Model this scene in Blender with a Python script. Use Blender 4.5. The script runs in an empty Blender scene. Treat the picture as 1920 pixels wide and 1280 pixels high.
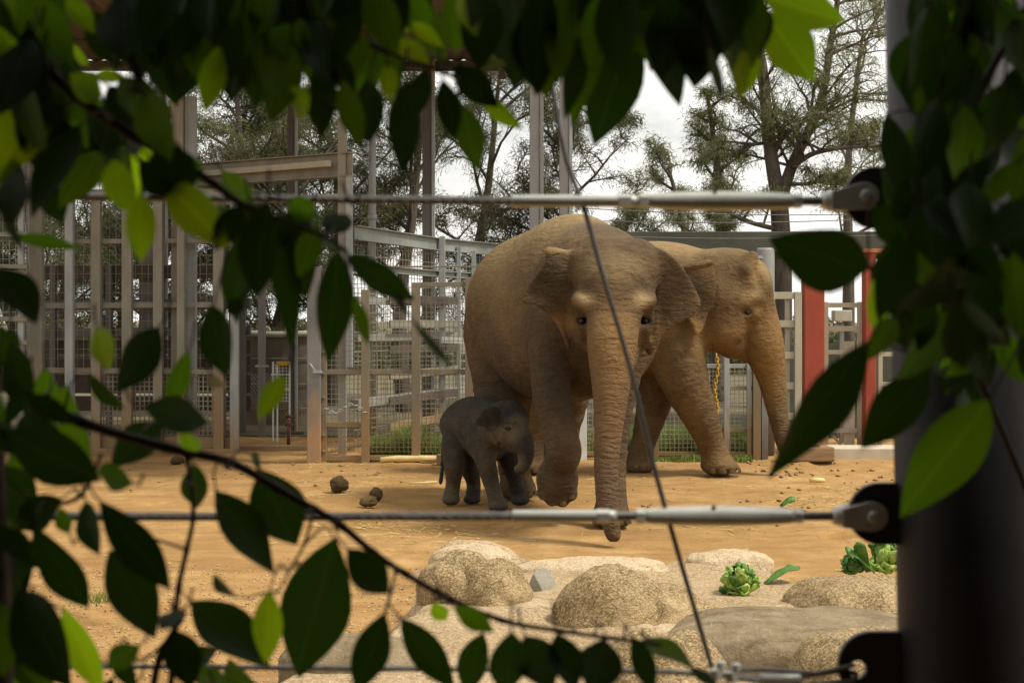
import bpy, math, random
import numpy as np
from mathutils import Vector, Matrix, noise as mnoise

R = math.radians
SC = bpy.context.scene
COL = SC.collection

# ------------------------------------------------------------------ camera
FPX, CX, HZ, CAMZ = 2772.0, 960.0, 600.0, 1.54      # focal length in photo pixels, centre column, horizon row, eye height
cam_d = bpy.data.cameras.new('camera')
cam = bpy.data.objects.new('camera', cam_d)
COL.objects.link(cam)
cam.location = (0, 0, CAMZ)
cam.rotation_euler = (R(90), 0, 0)
cam_d.sensor_width = 36.0
cam_d.lens = FPX / 1920 * 36
cam_d.shift_y = -40 / 1920
cam_d.clip_start = 0.05
cam_d.clip_end = 2000
cam_d.dof.use_dof = True
cam_d.dof.focus_distance = 11.6
cam_d.dof.aperture_fstop = 6.6
SC.camera = cam

# ------------------------------------------------------------------ sky and sun
SUN_EL, SUN_AZ = R(58), R(108)            # azimuth measured from +Y (away from the camera) towards +X
world = bpy.data.worlds.new('World')
SC.world = world
world.use_nodes = True
wn = world.node_tree
wn.nodes.clear()
w_out = wn.nodes.new('ShaderNodeOutputWorld')
w_bg = wn.nodes.new('ShaderNodeBackground')
w_sky = wn.nodes.new('ShaderNodeTexSky')
w_sky.sky_type = 'NISHITA'
w_sky.sun_disc = False
w_sky.sun_elevation = SUN_EL
w_sky.sun_rotation = SUN_AZ
w_sky.air_density = 1.2
w_sky.dust_density = 2.0
w_co = wn.nodes.new('ShaderNodeTexCoord')
w_map = wn.nodes.new('ShaderNodeMapping')
w_map.inputs['Scale'].default_value = (1.0, 1.0, 2.2)
w_map.inputs['Location'].default_value = (0.35, 0.1, 0.2)
w_noi = wn.nodes.new('ShaderNodeTexNoise')
w_noi.inputs['Scale'].default_value = 2.6
w_noi.inputs['Detail'].default_value = 7
w_noi.inputs['Roughness'].default_value = 0.55
w_rmp = wn.nodes.new('ShaderNodeValToRGB')
w_rmp.color_ramp.elements[0].position = 0.28
w_rmp.color_ramp.elements[1].position = 0.45
w_mix = wn.nodes.new('ShaderNodeMix')
w_mix.data_type = 'RGBA'
w_mix.inputs[7].default_value = (16.8, 16.5, 15.6, 1)    # sunlit thin cloud
wn.links.new(w_co.outputs['Generated'], w_map.inputs[0])
wn.links.new(w_map.outputs[0], w_noi.inputs['Vector'])
wn.links.new(w_noi.outputs['Fac'], w_rmp.inputs[0])
wn.links.new(w_rmp.outputs[0], w_mix.inputs[0])
w_gain = wn.nodes.new('ShaderNodeVectorMath'); w_gain.operation = 'SCALE'; w_gain.inputs['Scale'].default_value = 1.0
wn.links.new(w_sky.outputs[0], w_gain.inputs[0])
wn.links.new(w_gain.outputs[0], w_mix.inputs[6])
wn.links.new(w_mix.outputs[2], w_bg.inputs[0])
w_bg.inputs[1].default_value = 0.068
wn.links.new(w_bg.outputs[0], w_out.inputs[0])

sun_d = bpy.data.lights.new('sun', 'SUN')
sun_d.energy = 4.3
sun_d.angle = R(12)
sun_d.color = (1.0, 0.94, 0.83)
sun = bpy.data.objects.new('sun', sun_d)
COL.objects.link(sun)
_sd = Vector((math.sin(SUN_AZ) * math.cos(SUN_EL), math.cos(SUN_AZ) * math.cos(SUN_EL), math.sin(SUN_EL)))
sun.rotation_euler = _sd.to_track_quat('Z', 'Y').to_euler()
sun.location = (8, 6, 20)

SC.view_settings.view_transform = 'Standard'
SC.view_settings.look = 'None'
SC.view_settings.exposure = 0.0
SC.view_settings.gamma = 1.0
SC.view_settings.use_curve_mapping = False
SC.render.engine = 'CYCLES'
SC.cycles.use_denoising = True
SC.cycles.max_bounces = 8
SC.cycles.transparent_max_bounces = 8
SC.cycles.sample_clamp_indirect = 6.0

# ------------------------------------------------------------------ helpers
def P(px, py, Y):
    """the world point that stands at distance Y behind photo pixel px, py"""
    return Vector(((px - CX) / FPX * Y, Y, CAMZ - (py - HZ) / FPX * Y))

def gy(py):
    """distance of the ground point seen at photo row py"""
    return CAMZ * FPX / (py - HZ)

def tag(o, label=None, cat=None, group=None, kind=None):
    if label: o['label'] = label
    if cat: o['category'] = cat
    if group: o['group'] = group
    if kind: o['kind'] = kind
    return o

def empty(name, loc, label=None, cat=None, group=None):
    o = bpy.data.objects.new(name, None)
    o.empty_display_size = 0.1
    COL.objects.link(o)
    o.location = loc
    return tag(o, label, cat, group)

def world_loc(o):
    v = Vector((0, 0, 0))
    while o is not None:
        v += o.location
        o = o.parent
    return v

class MB:
    def __init__(s):
        s.v, s.f = [], []
    def add(s, vs, fs):
        n = len(s.v)
        s.v.extend([tuple(q) for q in vs])
        s.f.extend([tuple(i + n for i in f) for f in fs])
    def hexa(s, c):
        s.add(c, [(0, 3, 2, 1), (4, 5, 6, 7), (0, 1, 5, 4), (1, 2, 6, 5), (2, 3, 7, 6), (3, 0, 4, 7)])
    def box(s, c, sz, rz=0.0):
        c = Vector(c); hx, hy, hz = sz[0] / 2, sz[1] / 2, sz[2] / 2
        m = Matrix.Rotation(rz, 3, 'Z')
        s.hexa([c + m @ Vector(q) for q in ((-hx, -hy, -hz), (hx, -hy, -hz), (hx, hy, -hz), (-hx, hy, -hz),
                                            (-hx, -hy, hz), (hx, -hy, hz), (hx, hy, hz), (-hx, hy, hz))])
    def frame(s, p0, p1, up=Vector((0, 0, 1))):
        d = (Vector(p1) - Vector(p0)).normalized()
        if abs(d.dot(up)) > 0.95: up = Vector((0, 1, 0))
        sd = d.cross(up).normalized()
        return d, sd, sd.cross(d).normalized()
    def bar(s, p0, p1, w, h):
        """box from p0 to p1: w sideways, h along the up side"""
        p0, p1 = Vector(p0), Vector(p1)
        d, sd, u = s.frame(p0, p1)
        a, b = sd * w / 2, u * h / 2
        s.hexa([p0 - a - b, p0 + a - b, p1 + a - b, p1 - a - b, p0 - a + b, p0 + a + b, p1 + a + b, p1 - a + b])
    def ibeam(s, p0, p1, w, h, t=0.012):
        p0, p1 = Vector(p0), Vector(p1)
        d, sd, u = s.frame(p0, p1)
        pr = [(-w/2, -h/2), (w/2, -h/2), (w/2, -h/2+t), (t/2, -h/2+t), (t/2, h/2-t), (w/2, h/2-t), (w/2, h/2),
              (-w/2, h/2), (-w/2, h/2-t), (-t/2, h/2-t), (-t/2, -h/2+t), (-w/2, -h/2+t)]
        n = len(pr)
        vs = [p0 + sd * a + u * b for a, b in pr] + [p1 + sd * a + u * b for a, b in pr]
        fs = [(i, (i + 1) % n, (i + 1) % n + n, i + n) for i in range(n)]
        for o in (0, n):
            fs += [tuple(k + o for k in q) for q in ((0, 1, 2, 11), (11, 2, 3, 10), (10, 3, 4, 9), (9, 4, 5, 8), (8, 5, 6, 7))]
        s.add(vs, fs)
    def tube(s, pts, rad, n=8, caps=True):
        pts = [Vector(q) for q in pts]
        if not hasattr(rad, '__len__'): rad = [rad] * len(pts)
        base = len(s.v)
        ref = None
        for i, q in enumerate(pts):
            d = (pts[min(i + 1, len(pts) - 1)] - pts[max(i - 1, 0)])
            if d.length < 1e-9: d = Vector((0, 0, 1))
            d.normalize()
            if ref is None:
                ref = Vector((0, 0, 1)) if abs(d.z) < 0.9 else Vector((0, 1, 0))
            a = (ref - d * ref.dot(d))
            if a.length < 1e-6: a = d.orthogonal()
            a.normalize(); b = d.cross(a); ref = a
            for k in range(n):
                t = 2 * math.pi * k / n
                s.v.append(tuple(q + (a * math.cos(t) + b * math.sin(t)) * rad[i]))
        for i in range(len(pts) - 1):
            for k in range(n):
                s.f.append((base + i*n + k, base + i*n + (k+1) % n, base + (i+1)*n + (k+1) % n, base + (i+1)*n + k))
        if caps:
            s.f.append(tuple(base + k for k in reversed(range(n))))
            s.f.append(tuple(base + (len(pts)-1)*n + k for k in range(n)))
    def build(s, name, mat, parent=None, smooth=False, bevel=0.0, base=None, kind=None, label=None):
        o = mesh_obj(name, s.v, s.f, mat, parent, smooth, base)
        if bevel:
            m = o.modifiers.new('bevel', 'BEVEL'); m.width = bevel; m.segments = 2; m.limit_method = 'ANGLE'
        return tag(o, label, None, None, kind)

def mesh_obj(name, v, f, mat, parent=None, smooth=False, base=None):
    off = world_loc(parent) if parent is not None else (Vector(base) if base is not None else Vector((0, 0, 0)))
    a = np.asarray(v, dtype=np.float64) - np.array(off)
    me = bpy.data.meshes.new(name)
    if isinstance(f, np.ndarray):
        nf, k = f.shape
        me.vertices.add(len(a)); me.vertices.foreach_set('co', a.ravel())
        me.loops.add(nf * k); me.loops.foreach_set('vertex_index', f.ravel().astype(np.int32))
        me.polygons.add(nf); me.polygons.foreach_set('loop_start', np.arange(0, nf * k, k, dtype=np.int32))
        me.update(calc_edges=True); me.validate()
    else:
        me.from_pydata(a.tolist(), [], f); me.update()
    if smooth:
        me.polygons.foreach_set('use_smooth', np.ones(len(me.polygons), dtype=bool))
    if mat: me.materials.append(mat)
    o = bpy.data.objects.new(name, me)
    COL.objects.link(o)
    if parent is not None: o.parent = parent
    elif base is not None: o.location = base
    return o

# ------------------------------------------------------------------ materials
class NT:
    """small node helper"""
    def __init__(s, name):
        s.m = bpy.data.materials.new(name); s.m.use_nodes = True
        s.t = s.m.node_tree; s.bsdf = s.t.nodes['Principled BSDF']; s.out = s.t.nodes['Material Output']
        s.co = s.n('ShaderNodeTexCoord')
    def n(s, typ, **kw):
        x = s.t.nodes.new(typ)
        for k, v in kw.items():
            if hasattr(x, k): setattr(x, k, v)
            else: x.inputs[k].default_value = v
        return x
    def l(s, a, b): s.t.links.new(a, b)
    def mapped(s, scale=(1, 1, 1), src='Object', rot=(0, 0, 0)):
        m = s.n('ShaderNodeMapping'); m.inputs['Scale'].default_value = scale; m.inputs['Rotation'].default_value = rot
        s.l(s.co.outputs[src], m.inputs[0]); return m.outputs[0]
    def noise(s, vec, scale, detail=4, rough=0.55, dist=0.0):
        x = s.n('ShaderNodeTexNoise'); x.inputs['Scale'].default_value = scale; x.inputs['Detail'].default_value = detail
        x.inputs['Roughness'].default_value = rough; x.inputs['Distortion'].default_value = dist
        s.l(vec, x.inputs['Vector']); return x.outputs['Fac']
    def voro(s, vec, scale, feature='F1'):
        x = s.n('ShaderNodeTexVoronoi'); x.feature = feature; x.inputs['Scale'].default_value = scale
        s.l(vec, x.inputs['Vector']); return x.outputs['Distance']
    def ramp(s, fac, stops):
        x = s.n('ShaderNodeValToRGB'); e = x.color_ramp.elements
        while len(e) < len(stops): e.new(0.5)
        for i, (p, c) in enumerate(stops):
            e[i].position = p; e[i].color = (*c, 1) if len(c) == 3 else c
        s.l(fac, x.inputs[0]); return x.outputs[0]
    def mix(s, fac, a, b, blend='MIX'):
        x = s.n('ShaderNodeMix'); x.data_type = 'RGBA'; x.blend_type = blend
        for v, i in ((fac, 0), (a, 6), (b, 7)):
            if isinstance(v, (int, float)): x.inputs[i].default_value = v
            elif isinstance(v, tuple): x.inputs[i].default_value = (*v, 1)
            else: s.l(v, x.inputs[i])
        return x.outputs[2]
    def math(s, op, a, b=0.0, c=None):
        x = s.n('ShaderNodeMath'); x.operation = op
        for v, i in ((a, 0), (b, 1)) + (((c, 2),) if c is not None else ()):
            if isinstance(v, (int, float)): x.inputs[i].default_value = v
            else: s.l(v, x.inputs[i])
        return x.outputs[0]
    def bump(s, h, strength, dist, prev=None):
        x = s.n('ShaderNodeBump'); x.inputs['Strength'].default_value = strength; x.inputs['Distance'].default_value = dist
        s.l(h, x.inputs['Height'])
        if prev is not None: s.l(prev, x.inputs['Normal'])
        return x.outputs[0]
    def attr(s, name):
        x = s.n('ShaderNodeAttribute'); x.attribute_name = name; return x
    def objrand(s):
        return s.n('ShaderNodeObjectInfo').outputs['Random']
    def done(s, color=None, rough=0.8, bump=None, metal=0.0, spec=None):
        b = s.bsdf
        if color is not None:
            if isinstance(color, tuple): b.inputs['Base Color'].default_value = (*color, 1)
            else: s.l(color, b.inputs['Base Color'])
        if isinstance(rough, (int, float)): b.inputs['Roughness'].default_value = rough
        else: s.l(rough, b.inputs['Roughness'])
        b.inputs['Metallic'].default_value = metal
        if spec is not None: b.inputs['Specular IOR Level'].default_value = spec
        if bump is not None: s.l(bump, b.inputs['Normal'])
        return s.m

def simple_mat(name, c1, c2, scale=8.0, rough=0.8, bump=0.2, bdist=0.01, metal=0.0, detail=6, stretch=(1, 1, 1), spec=None):
    t = NT(name); v = t.mapped(stretch)
    f = t.noise(v, scale, detail, 0.62)
    c = t.ramp(f, [(0.3, c1), (0.7, c2)])
    b = t.bump(t.noise(v, scale * 5, 4), bump, bdist) if bump else None
    return t.done(c, rough, b, metal, spec)

def catmull(pts, n=6, closed=True):
    pts = [np.array(p, float) for p in pts]; m = len(pts); out = []
    rng = range(m) if closed else range(m - 1)
    for i in rng:
        g = (lambda k: pts[k % m]) if closed else (lambda k: pts[min(max(k, 0), m - 1)])
        a, b, c, d = g(i - 1), g(i), g(i + 1), g(i + 2)
        for k in range(n):
            t = k / n
            out.append(0.5 * (2*b + (c - a)*t + (2*a - 5*b + 4*c - d)*t*t + (3*b - a - 3*c + d)*t**3))
    if not closed: out.append(pts[-1])
    return out
# ------------------------------------------------------------------ ground
def sand_mat():
    t = NT('dry_sand'); v = t.mapped()
    big = t.noise(v, 0.55, 6, 0.6); med = t.noise(v, 3.2, 8, 0.68); fine = t.noise(v, 42, 5, 0.75)
    c = t.ramp(med, [(0.30, (0.29, 0.160, 0.048)), (0.52, (0.385, 0.226, 0.083)), (0.72, (0.48, 0.305, 0.130))])
    c = t.mix(t.ramp(big, [(0.42, (0, 0, 0)), (0.62, (1, 1, 1))]), c, (0.30, 0.165, 0.052), 'MIX')
    c = t.mix(0.42, c, t.ramp(med, [(0.35, (0.32, 0.183, 0.066)), (0.7, (0.50, 0.325, 0.145))]))
    c = t.mix(t.math('MULTIPLY', t.ramp(fine, [(0.30, (1, 1, 1)), (0.44, (0, 0, 0))]), 0.55), c, (0.16, 0.085, 0.035))
    c = t.mix(t.math('MULTIPLY', t.ramp(fine, [(0.60, (0, 0, 0)), (0.72, (1, 1, 1))]), 0.5), c, (0.70, 0.50, 0.28))
    dp = t.noise(t.mapped((0.6, 1.6, 1)), 0.9, 6, 0.65)
    c = t.mix(t.math('MULTIPLY', t.ramp(dp, [(0.50, (0, 0, 0)), (0.64, (1, 1, 1))]), 0.42), c, (0.20, 0.105, 0.035))
    # scraped tracks lie across the yard
    tr = t.noise(t.mapped((0.5, 6, 1)), 1.6, 5, 0.6)
    b = t.bump(med, 0.5, 0.05); b = t.bump(fine, 0.6, 0.02, b); b = t.bump(tr, 0.5, 0.04, b)
    c = t.mix(t.math('MULTIPLY', t.ramp(tr, [(0.35, (1, 1, 1)), (0.48, (0, 0, 0))]), 0.4), c, (0.24, 0.13, 0.055))
    return t.done(c, 0.95, b, 0, 0.15)

def ground_z(x, y):
    z = 0.022 * mnoise.noise(Vector((x*1.3, y*1.3, 0))) + 0.014 * mnoise.noise(Vector((x*4, y*4, 3.1)))
    d = mnoise.voronoi(Vector((x*1.7, y*1.7, 0)))[0][0]
    z -= 0.045 * max(0, 1 - (d / 0.30)**4) * (mnoise.noise(Vector((x*.8, y*.8, 7))) > -0.1)
    return z * (1 if y > 8 else 1.6) - 0.012

def build_ground():
    xs = np.concatenate([[-400, -120, -40, -16], np.linspace(-9, 9, 260), [16, 40, 120, 400]])
    ys = np.concatenate([[-300, -60, -12], np.linspace(-5, 5.6, 22), np.linspace(5.8, 18, 240), np.linspace(18.6, 30, 20), [45, 90, 250, 900]])
    v = [(x, y, ground_z(x, y) if abs(x) < 9.5 and 5 < y < 20 else -0.012) for y in ys for x in xs]
    n, m = len(xs), len(ys)
    f = [(j*n+i, j*n+i+1, (j+1)*n+i+1, (j+1)*n+i) for j in range(m-1) for i in range(n-1)]
    o = mesh_obj('ground', v, f, sand_mat(), None, True)
    tag(o, kind='structure')
build_ground()

# ------------------------------------------------------------------ overcast trees beyond the yard
M_BARK = simple_mat('casuarina_bark', (0.055, 0.042, 0.032), (0.13, 0.105, 0.08), 9, 0.95, 0.6, 0.03, stretch=(1, 1, 0.25))

def needle_mat(name, c1, c2, tr):
    t = NT(name)
    g = t.n('ShaderNodeNewGeometry')
    f = t.n('ShaderNodeMath'); f.operation = 'MULTIPLY'; f.inputs[1].default_value = 1.0
    t.l(g.outputs['Random Per Island'], f.inputs[0])
    nz = t.noise(t.mapped(), 0.9, 3)
    c = t.ramp(t.math('ADD', t.math('MULTIPLY', f.outputs[0], 0.5), t.math('MULTIPLY', nz, 0.5)), [(0.25, c1), (0.75, c2)])
    t.done(c, 0.75, None, 0, 0.2)
    ts = t.n('ShaderNodeBsdfTranslucent'); t.l(c, ts.inputs[0])
    ad = t.n('ShaderNodeMixShader'); ad.inputs[0].default_value = tr
    t.l(t.bsdf.outputs[0], ad.inputs[1]); t.l(ts.outputs[0], ad.inputs[2]); t.l(ad.outputs[0], t.out.inputs[0])
    return t.m
M_NEEDLE = needle_mat('casuarina_needles', (0.055, 0.062, 0.026), (0.155, 0.160, 0.075), 0.4)
M_NEEDLE_LIGHT = needle_mat('casuarina_needles_pale', (0.10, 0.115, 0.042), (0.24, 0.25, 0.11), 0.5)

class Tree:
    def __init__(s, seed):
        s.r = random.Random(seed); s.wood = MB(); s.tips = []; s.nv = []
    def limb(s, pts, r0, r1, n=6):
        p = catmull([tuple(q) for q in pts], 4, False)
        k = len(p)
        s.wood.tube(p, [r0 + (r1 - r0) * i / (k - 1) for i in range(k)], n)
        return [Vector(q) for q in p]
    def sprout(s, path, start, count, length, rad, level, droop=0.0, upbias=0.5):
        """side branches off a path, down to needle-bearing twigs"""
        r = s.r
        for i in range(count):
            t = start + (1 - start) * (i + r.random()) / count
            k = min(int(t * (len(path) - 1)), len(path) - 2)
            q = path[k].lerp(path[k+1], t * (len(path) - 1) - k)
            d = (path[k+1] - path[k]).normalized()
            a = r.uniform(0, 2*math.pi)
            o = Vector((math.cos(a), math.sin(a), r.uniform(-0.15, 0.7)))
            dirn = (d * r.uniform(0.25, 0.9) + o * 0.9 + Vector((0, 0, upbias * 0.4))).normalized()
            L = length * r.uniform(0.6, 1.25) * (1.15 - 0.5 * t)
            pts = [q]
            nseg = 4
            for j in range(nseg):
                dirn = (dirn + Vector((r.gauss(0, .2), r.gauss(0, .2), r.gauss(0, .15) - droop))).normalized()
                pts.append(pts[-1] + dirn * L / nseg)
            s.wood.tube(pts, [rad * (1 - 0.75 * j / nseg) for j in range(nseg + 1)], 4 if level else 5, False)
            if level > 0:
                s.sprout(pts, 0.2, 6 if level > 1 else 8, L * 0.52, rad * 0.5, level - 1, droop + 0.06, upbias * 0.5)
            else:
                s.tips.append(pts)
    def needles(s, per_tip, length, width, droop=0.8):
        r = s.r; v = []
        rng = np.random.default_rng(r.randint(0, 10**6))
        for pts in s.tips:
            n = per_tip
            t = rng.uniform(0.1, 1.0, n) * (len(pts) - 1)
            k = np.minimum(t.astype(int), len(pts) - 2); P0 = np.array([tuple(q) for q in pts])
            base = P0[k] + (P0[k+1] - P0[k]) * (t - k)[:, None]
            d = (P0[k+1] - P0[k]); d /= np.linalg.norm(d, axis=1)[:, None] + 1e-9
            dd = d * 0.7 + rng.normal(0, 0.75, (n, 3)) + np.array([0, 0, -droop * 0.5])
            dd /= np.linalg.norm(dd, axis=1)[:, None]
            L = length * rng.uniform(0.5, 1.2, n)
            base = base + rng.normal(0, 0.07, (n, 3))
            mid = base + dd * (L * 0.55)[:, None]
            tip = mid + (dd + np.array([0, 0, -droop])) / 1.4 * (L * 0.5)[:, None]
            sd = np.cross(dd, rng.normal(0, 1, (n, 3))); sd /= np.linalg.norm(sd, axis=1)[:, None] + 1e-9
            w = (width * rng.uniform(0.6, 1.3, n))[:, None]
            v.append(np.stack([base - sd*w*0.5, base + sd*w*0.5, mid + sd*w*0.5, mid - sd*w*0.5, tip], 1))
        return np.concatenate(v)
    def finish(s, base, label, mat, per_tip=26, length=0.34, width=0.020, droop=0.7, group=None):
        root = empty('casuarina_tree', base, label, 'tree', group)
        s.wood.build('trunk', M_BARK, root, True)
        nd = s.needles(per_tip, length, width, droop)
        n = len(nd); v = nd.reshape(-1, 3)
        i = np.arange(n)[:, None] * 5
        tri = np.concatenate([i + np.array([[0, 1, 2]]), i + np.array([[0, 2, 3]]), i + np.array([[3, 2, 4]])])
        mesh_obj('crown', v, tri, mat, root, False)
        return root

GTREE = 'she-oak trees beyond the enclosure'
def generic_tree(seed, px, Y, top_py, label, mat=M_NEEDLE, spread=1.0, dens=24, count=11, start=0.3, lean=0.0):
    t = Tree(seed)
    b = Vector(((px - CX) / FPX * Y, Y, 0)); H = CAMZ - (top_py - HZ) / FPX * Y
    r = t.r
    tr = t.limb([b + Vector((0, 0, -0.1)), b + Vector((r.uniform(-.2, .2) + lean*0.3, 0, H*0.3)), b + Vector((r.uniform(-.35, .35) + lean*0.6, r.uniform(-.3, .3), H*0.62)),
                 b + Vector((r.uniform(-.4, .4) + lean, 0, H*0.95))], 0.17, 0.03)
    t.sprout(tr, start, int(count * 1.35), H * 0.36 * spread, 0.036, 2, 0.02)
    return t.finish(b, label, mat, int(dens * 2.6), 0.115, 0.0098, 0.7, GTREE)

def build_trees():
    generic_tree(11, 445, 25, 120, 'dense she-oak rising behind the tall steel post and horizontal beam', M_NEEDLE_LIGHT, 1.0, 26, 12, 0.35)
    generic_tree(12, 620, 26, 90, 'she-oak filling the gap between the dark column and the galvanized post', M_NEEDLE, 1.0, 16, 11, 0.25)
    generic_tree(13, 760, 24, 140, 'she-oak with crooked limbs behind the pale round pipe', M_NEEDLE, 1.05, 15, 11, 0.22)
    generic_tree(14, 900, 27, 110, 'she-oak standing behind the mesh gate above the larger elephant rump', M_NEEDLE, 1.05, 15, 11, 0.22)
    generic_tree(15, 1075, 25, 180, 'she-oak behind the pair of grey columns, its boughs reaching into open sky', M_NEEDLE, 0.95, 14, 11, 0.25, 0.3)
    generic_tree(16, 240, 25, 200, 'thin she-oak seen through the tall mesh fence', M_NEEDLE, 1.0, 16, 11, 0.2)
    generic_tree(17, 110, 27, 240, 'dark she-oak behind the far end of the mesh fence', M_NEEDLE, 1.0, 16, 10, 0.2)
    generic_tree(41, 330, 23.5, 330, 'low dark she-oak whose boughs show between the fence beams', M_NEEDLE, 1.5, 20, 11, 0.05)
    generic_tree(42, 30, 24, 330, 'low dark she-oak behind the pale end bay of the fence', M_NEEDLE, 1.5, 20, 11, 0.05)
    generic_tree(43, 540, 23.5, 300, 'low she-oak filling the gap beside the scuffed gate post', M_NEEDLE, 1.5, 17, 10, 0.08)
    generic_tree(18, 1275, 30, 290, 'low young she-oak with feathery tips beside the open sky', M_NEEDLE_LIGHT, 0.7, 7, 10, 0.3)
    generic_tree(20, 1155, 32, 350, 'short she-oak peeping over the concrete roof edge', M_NEEDLE_LIGHT, 0.9, 8, 9, 0.3)
    # forked tree on the right
    Y = 25.0
    t = Tree(31)
    q = lambda x, y, dy=0.0: P(x, y, Y + dy)
    b = Vector(((1464 - CX) / FPX * Y, Y, 0))
    t.limb([b, q(1466, 600), q(1466, 480), q(1462, 400), q(1458, 360)], 0.19, 0.155)
    A = t.limb([q(1458, 365), q(1447, 300), q(1440, 240), q(1434, 180), q(1430, 128), q(1420, 60), q(1424, 0), q(1430, -60)], 0.135, 0.05)
    Bm = t.limb([q(1466, 370), q(1482, 318, .1), q(1505, 268, .2), q(1530, 215, .2), q(1545, 165, .1), q(1556, 90), q(1568, 20), q(1575, -60)], 0.115, 0.04)
    C = t.limb([q(1452, 285), q(1470, 255, -.2), q(1500, 232, -.3), q(1520, 205, -.3), q(1526, 160, -.3)], 0.055, 0.02)
    D = t.limb([q(1488, 312), q(1520, 290, -.2), q(1560, 280, -.3), q(1600, 276, -.3), q(1660, 272, -.3)], 0.055, 0.02)
    E = t.limb([q(1484, 345), q(1515, 345, -.3), q(1550, 340, -.4), q(1590, 352, -.4)], 0.035, 0.015)
    F = t.limb([q(1436, 268), q(1410, 272), q(1380, 285), q(1350, 300)], 0.035, 0.012)
    G = t.limb([q(1458, 430), q(1400, 415, -.4), q(1360, 396, -.5), q(1330, 392, -.5)], 0.045, 0.02)
    for path, n, L in ((A, 20, 1.35), (Bm, 22, 1.5), (C, 9, 0.9), (D, 14, 1.0), (E, 8, 0.7), (F, 8, 0.8), (G, 9, 0.8)):
        t.sprout(path, 0.12, n, L, 0.028, 1, 0.05)
    t.finish(b, 'tall forked she-oak with drooping needles beside the dark post', M_NEEDLE_LIGHT, 36, 0.12, 0.0095, 1.1, GTREE)
    generic_tree(33, 1345, 27, 150, 'slender she-oak column next to the stadium lamps', M_NEEDLE_LIGHT, 0.34, 5, 10, 0.5)
    generic_tree(34, 1590, 31, 20, 'leafy she-oak behind the forked tree, close to the dark post', M_NEEDLE_LIGHT, 0.9, 8, 7, 0.35)
build_trees()

# rough ground and a low belt of scrub outside the yard
def build_beyond():
    m = simple_mat('dry_scrub_ground', (0.06, 0.055, 0.025), (0.14, 0.105, 0.05), 0.8, 0.95, 0.5, 0.05)
    xs = np.linspace(-200, 200, 60); ys = np.concatenate([np.linspace(19.6, 60, 20), [120, 300, 800]])
    v = [(x, y, 0.004 + (0.05*mnoise.noise(Vector((x*.3, y*.3, 0))) + .05 if y > 20.5 else 0)) for y in ys for x in xs]; n = len(xs)
    f = [(j*n+i, j*n+i+1, (j+1)*n+i+1, (j+1)*n+i) for j in range(len(ys)-1) for i in range(n-1)]
    tag(mesh_obj('field', v, f, m, None, True), kind='structure')
    rng = np.random.default_rng(9); n = 42000
    x = rng.uniform(-26, 26, n); y = rng.uniform(40, 47, n); top = 1.0 + 0.30*np.sin(x*.9) + .25*np.sin(x*2.3 + 1) + .2*np.sin(x*5.1)
    z = top * rng.uniform(0, 1, n)**0.7; d = rng.normal(0, 1, (n, 3)); d[:, 2] += .5; d /= np.linalg.norm(d, axis=1)[:, None]
    sd = np.cross(d, rng.normal(0, 1, (n, 3))); sd /= np.linalg.norm(sd, axis=1)[:, None]; c = np.stack([x, y, z], 1)
    v = np.stack([c - sd*.05, c + sd*.05, c + d*.28], 1).reshape(-1, 3)
    tag(mesh_obj('undergrowth', v, np.arange(3*n).reshape(-1, 3), M_NEEDLE), kind='stuff')
build_beyond()

# mast with stadium lamps, far off in the white sky
M_LAMP = simple_mat('lamp_shell', (0.05, 0.055, 0.06), (0.09, 0.095, 0.10), 6, 0.5, 0)
def build_mast():
    Y = 95.0; s = Y / FPX
    root = empty('floodlight_mast', P(1352, 640, Y), 'far floodlight mast with two columns of round dark lamps', 'floodlight')
    root.location.z = 0
    mb = MB(); mb.tube([(P(1352, 640, Y).x, Y + .5, 0), P(1352, 250, Y) + Vector((0, .5, 0))], [0.45, 0.18], 10); mb.build('mast', M_LAMP, root, True)
    mb = MB()
    for py in (258, 272, 284, 297): mb.bar(P(1324, py, Y) + Vector((0, .3, 0)), P(1352, py, Y) + Vector((0, .3, 0)), 0.08, 0.08)
    mb.build('crossarm', M_LAMP, root)
    for px in (1328, 1341):
        for py in (255, 267, 281, 293):
            c = P(px, py + (1 if px > 1330 else 0), Y); mb = MB()
            mb.tube([c + Vector((0, -.35, -.12)), c + Vector((0, -.1, -.03)), c + Vector((0, .2, 0))], [0.20, 0.17, 0.07], 10)
            mb.build('lamp', M_LAMP, root, True)
build_mast()
# ------------------------------------------------------------------ steelwork
def steel_mat(name, c1, c2, dirt, dirt_top=1.4, rough=0.55, metal=0.0, streak=True):
    """painted or galvanized steel, stained by sand splashed up from the yard"""
    t = NT(name); v = t.mapped()
    c = t.ramp(t.noise(t.mapped((1, 1, 0.35)), 5, 6, 0.6), [(0.3, c1), (0.7, c2)])
    g = t.n('ShaderNodeNewGeometry'); sx = t.n('ShaderNodeSeparateXYZ'); t.l(g.outputs['Position'], sx.inputs[0])
    h = t.math('DIVIDE', sx.outputs['Z'], dirt_top)
    nz = t.noise(t.mapped((3, 3, 0.7)), 3, 6, 0.7)
    f = t.math('SUBTRACT', t.math('ADD', t.math('MULTIPLY', nz, 1.5), 0.15), h)
    f = t.ramp(f, [(0.25, (0, 0, 0)), (0.75, (1, 1, 1))])
    c = t.mix(t.math('MULTIPLY', f, 0.85), c, dirt)
    b = t.bump(t.noise(v, 40, 4), 0.2, 0.004)
    return t.done(c, rough, b, metal)
TAN = (0.25, 0.15, 0.058)
M_GALV = steel_mat('galvanized_steel', (0.24, 0.265, 0.27), (0.38, 0.41, 0.41), TAN, 0.9, 0.5)
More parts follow.
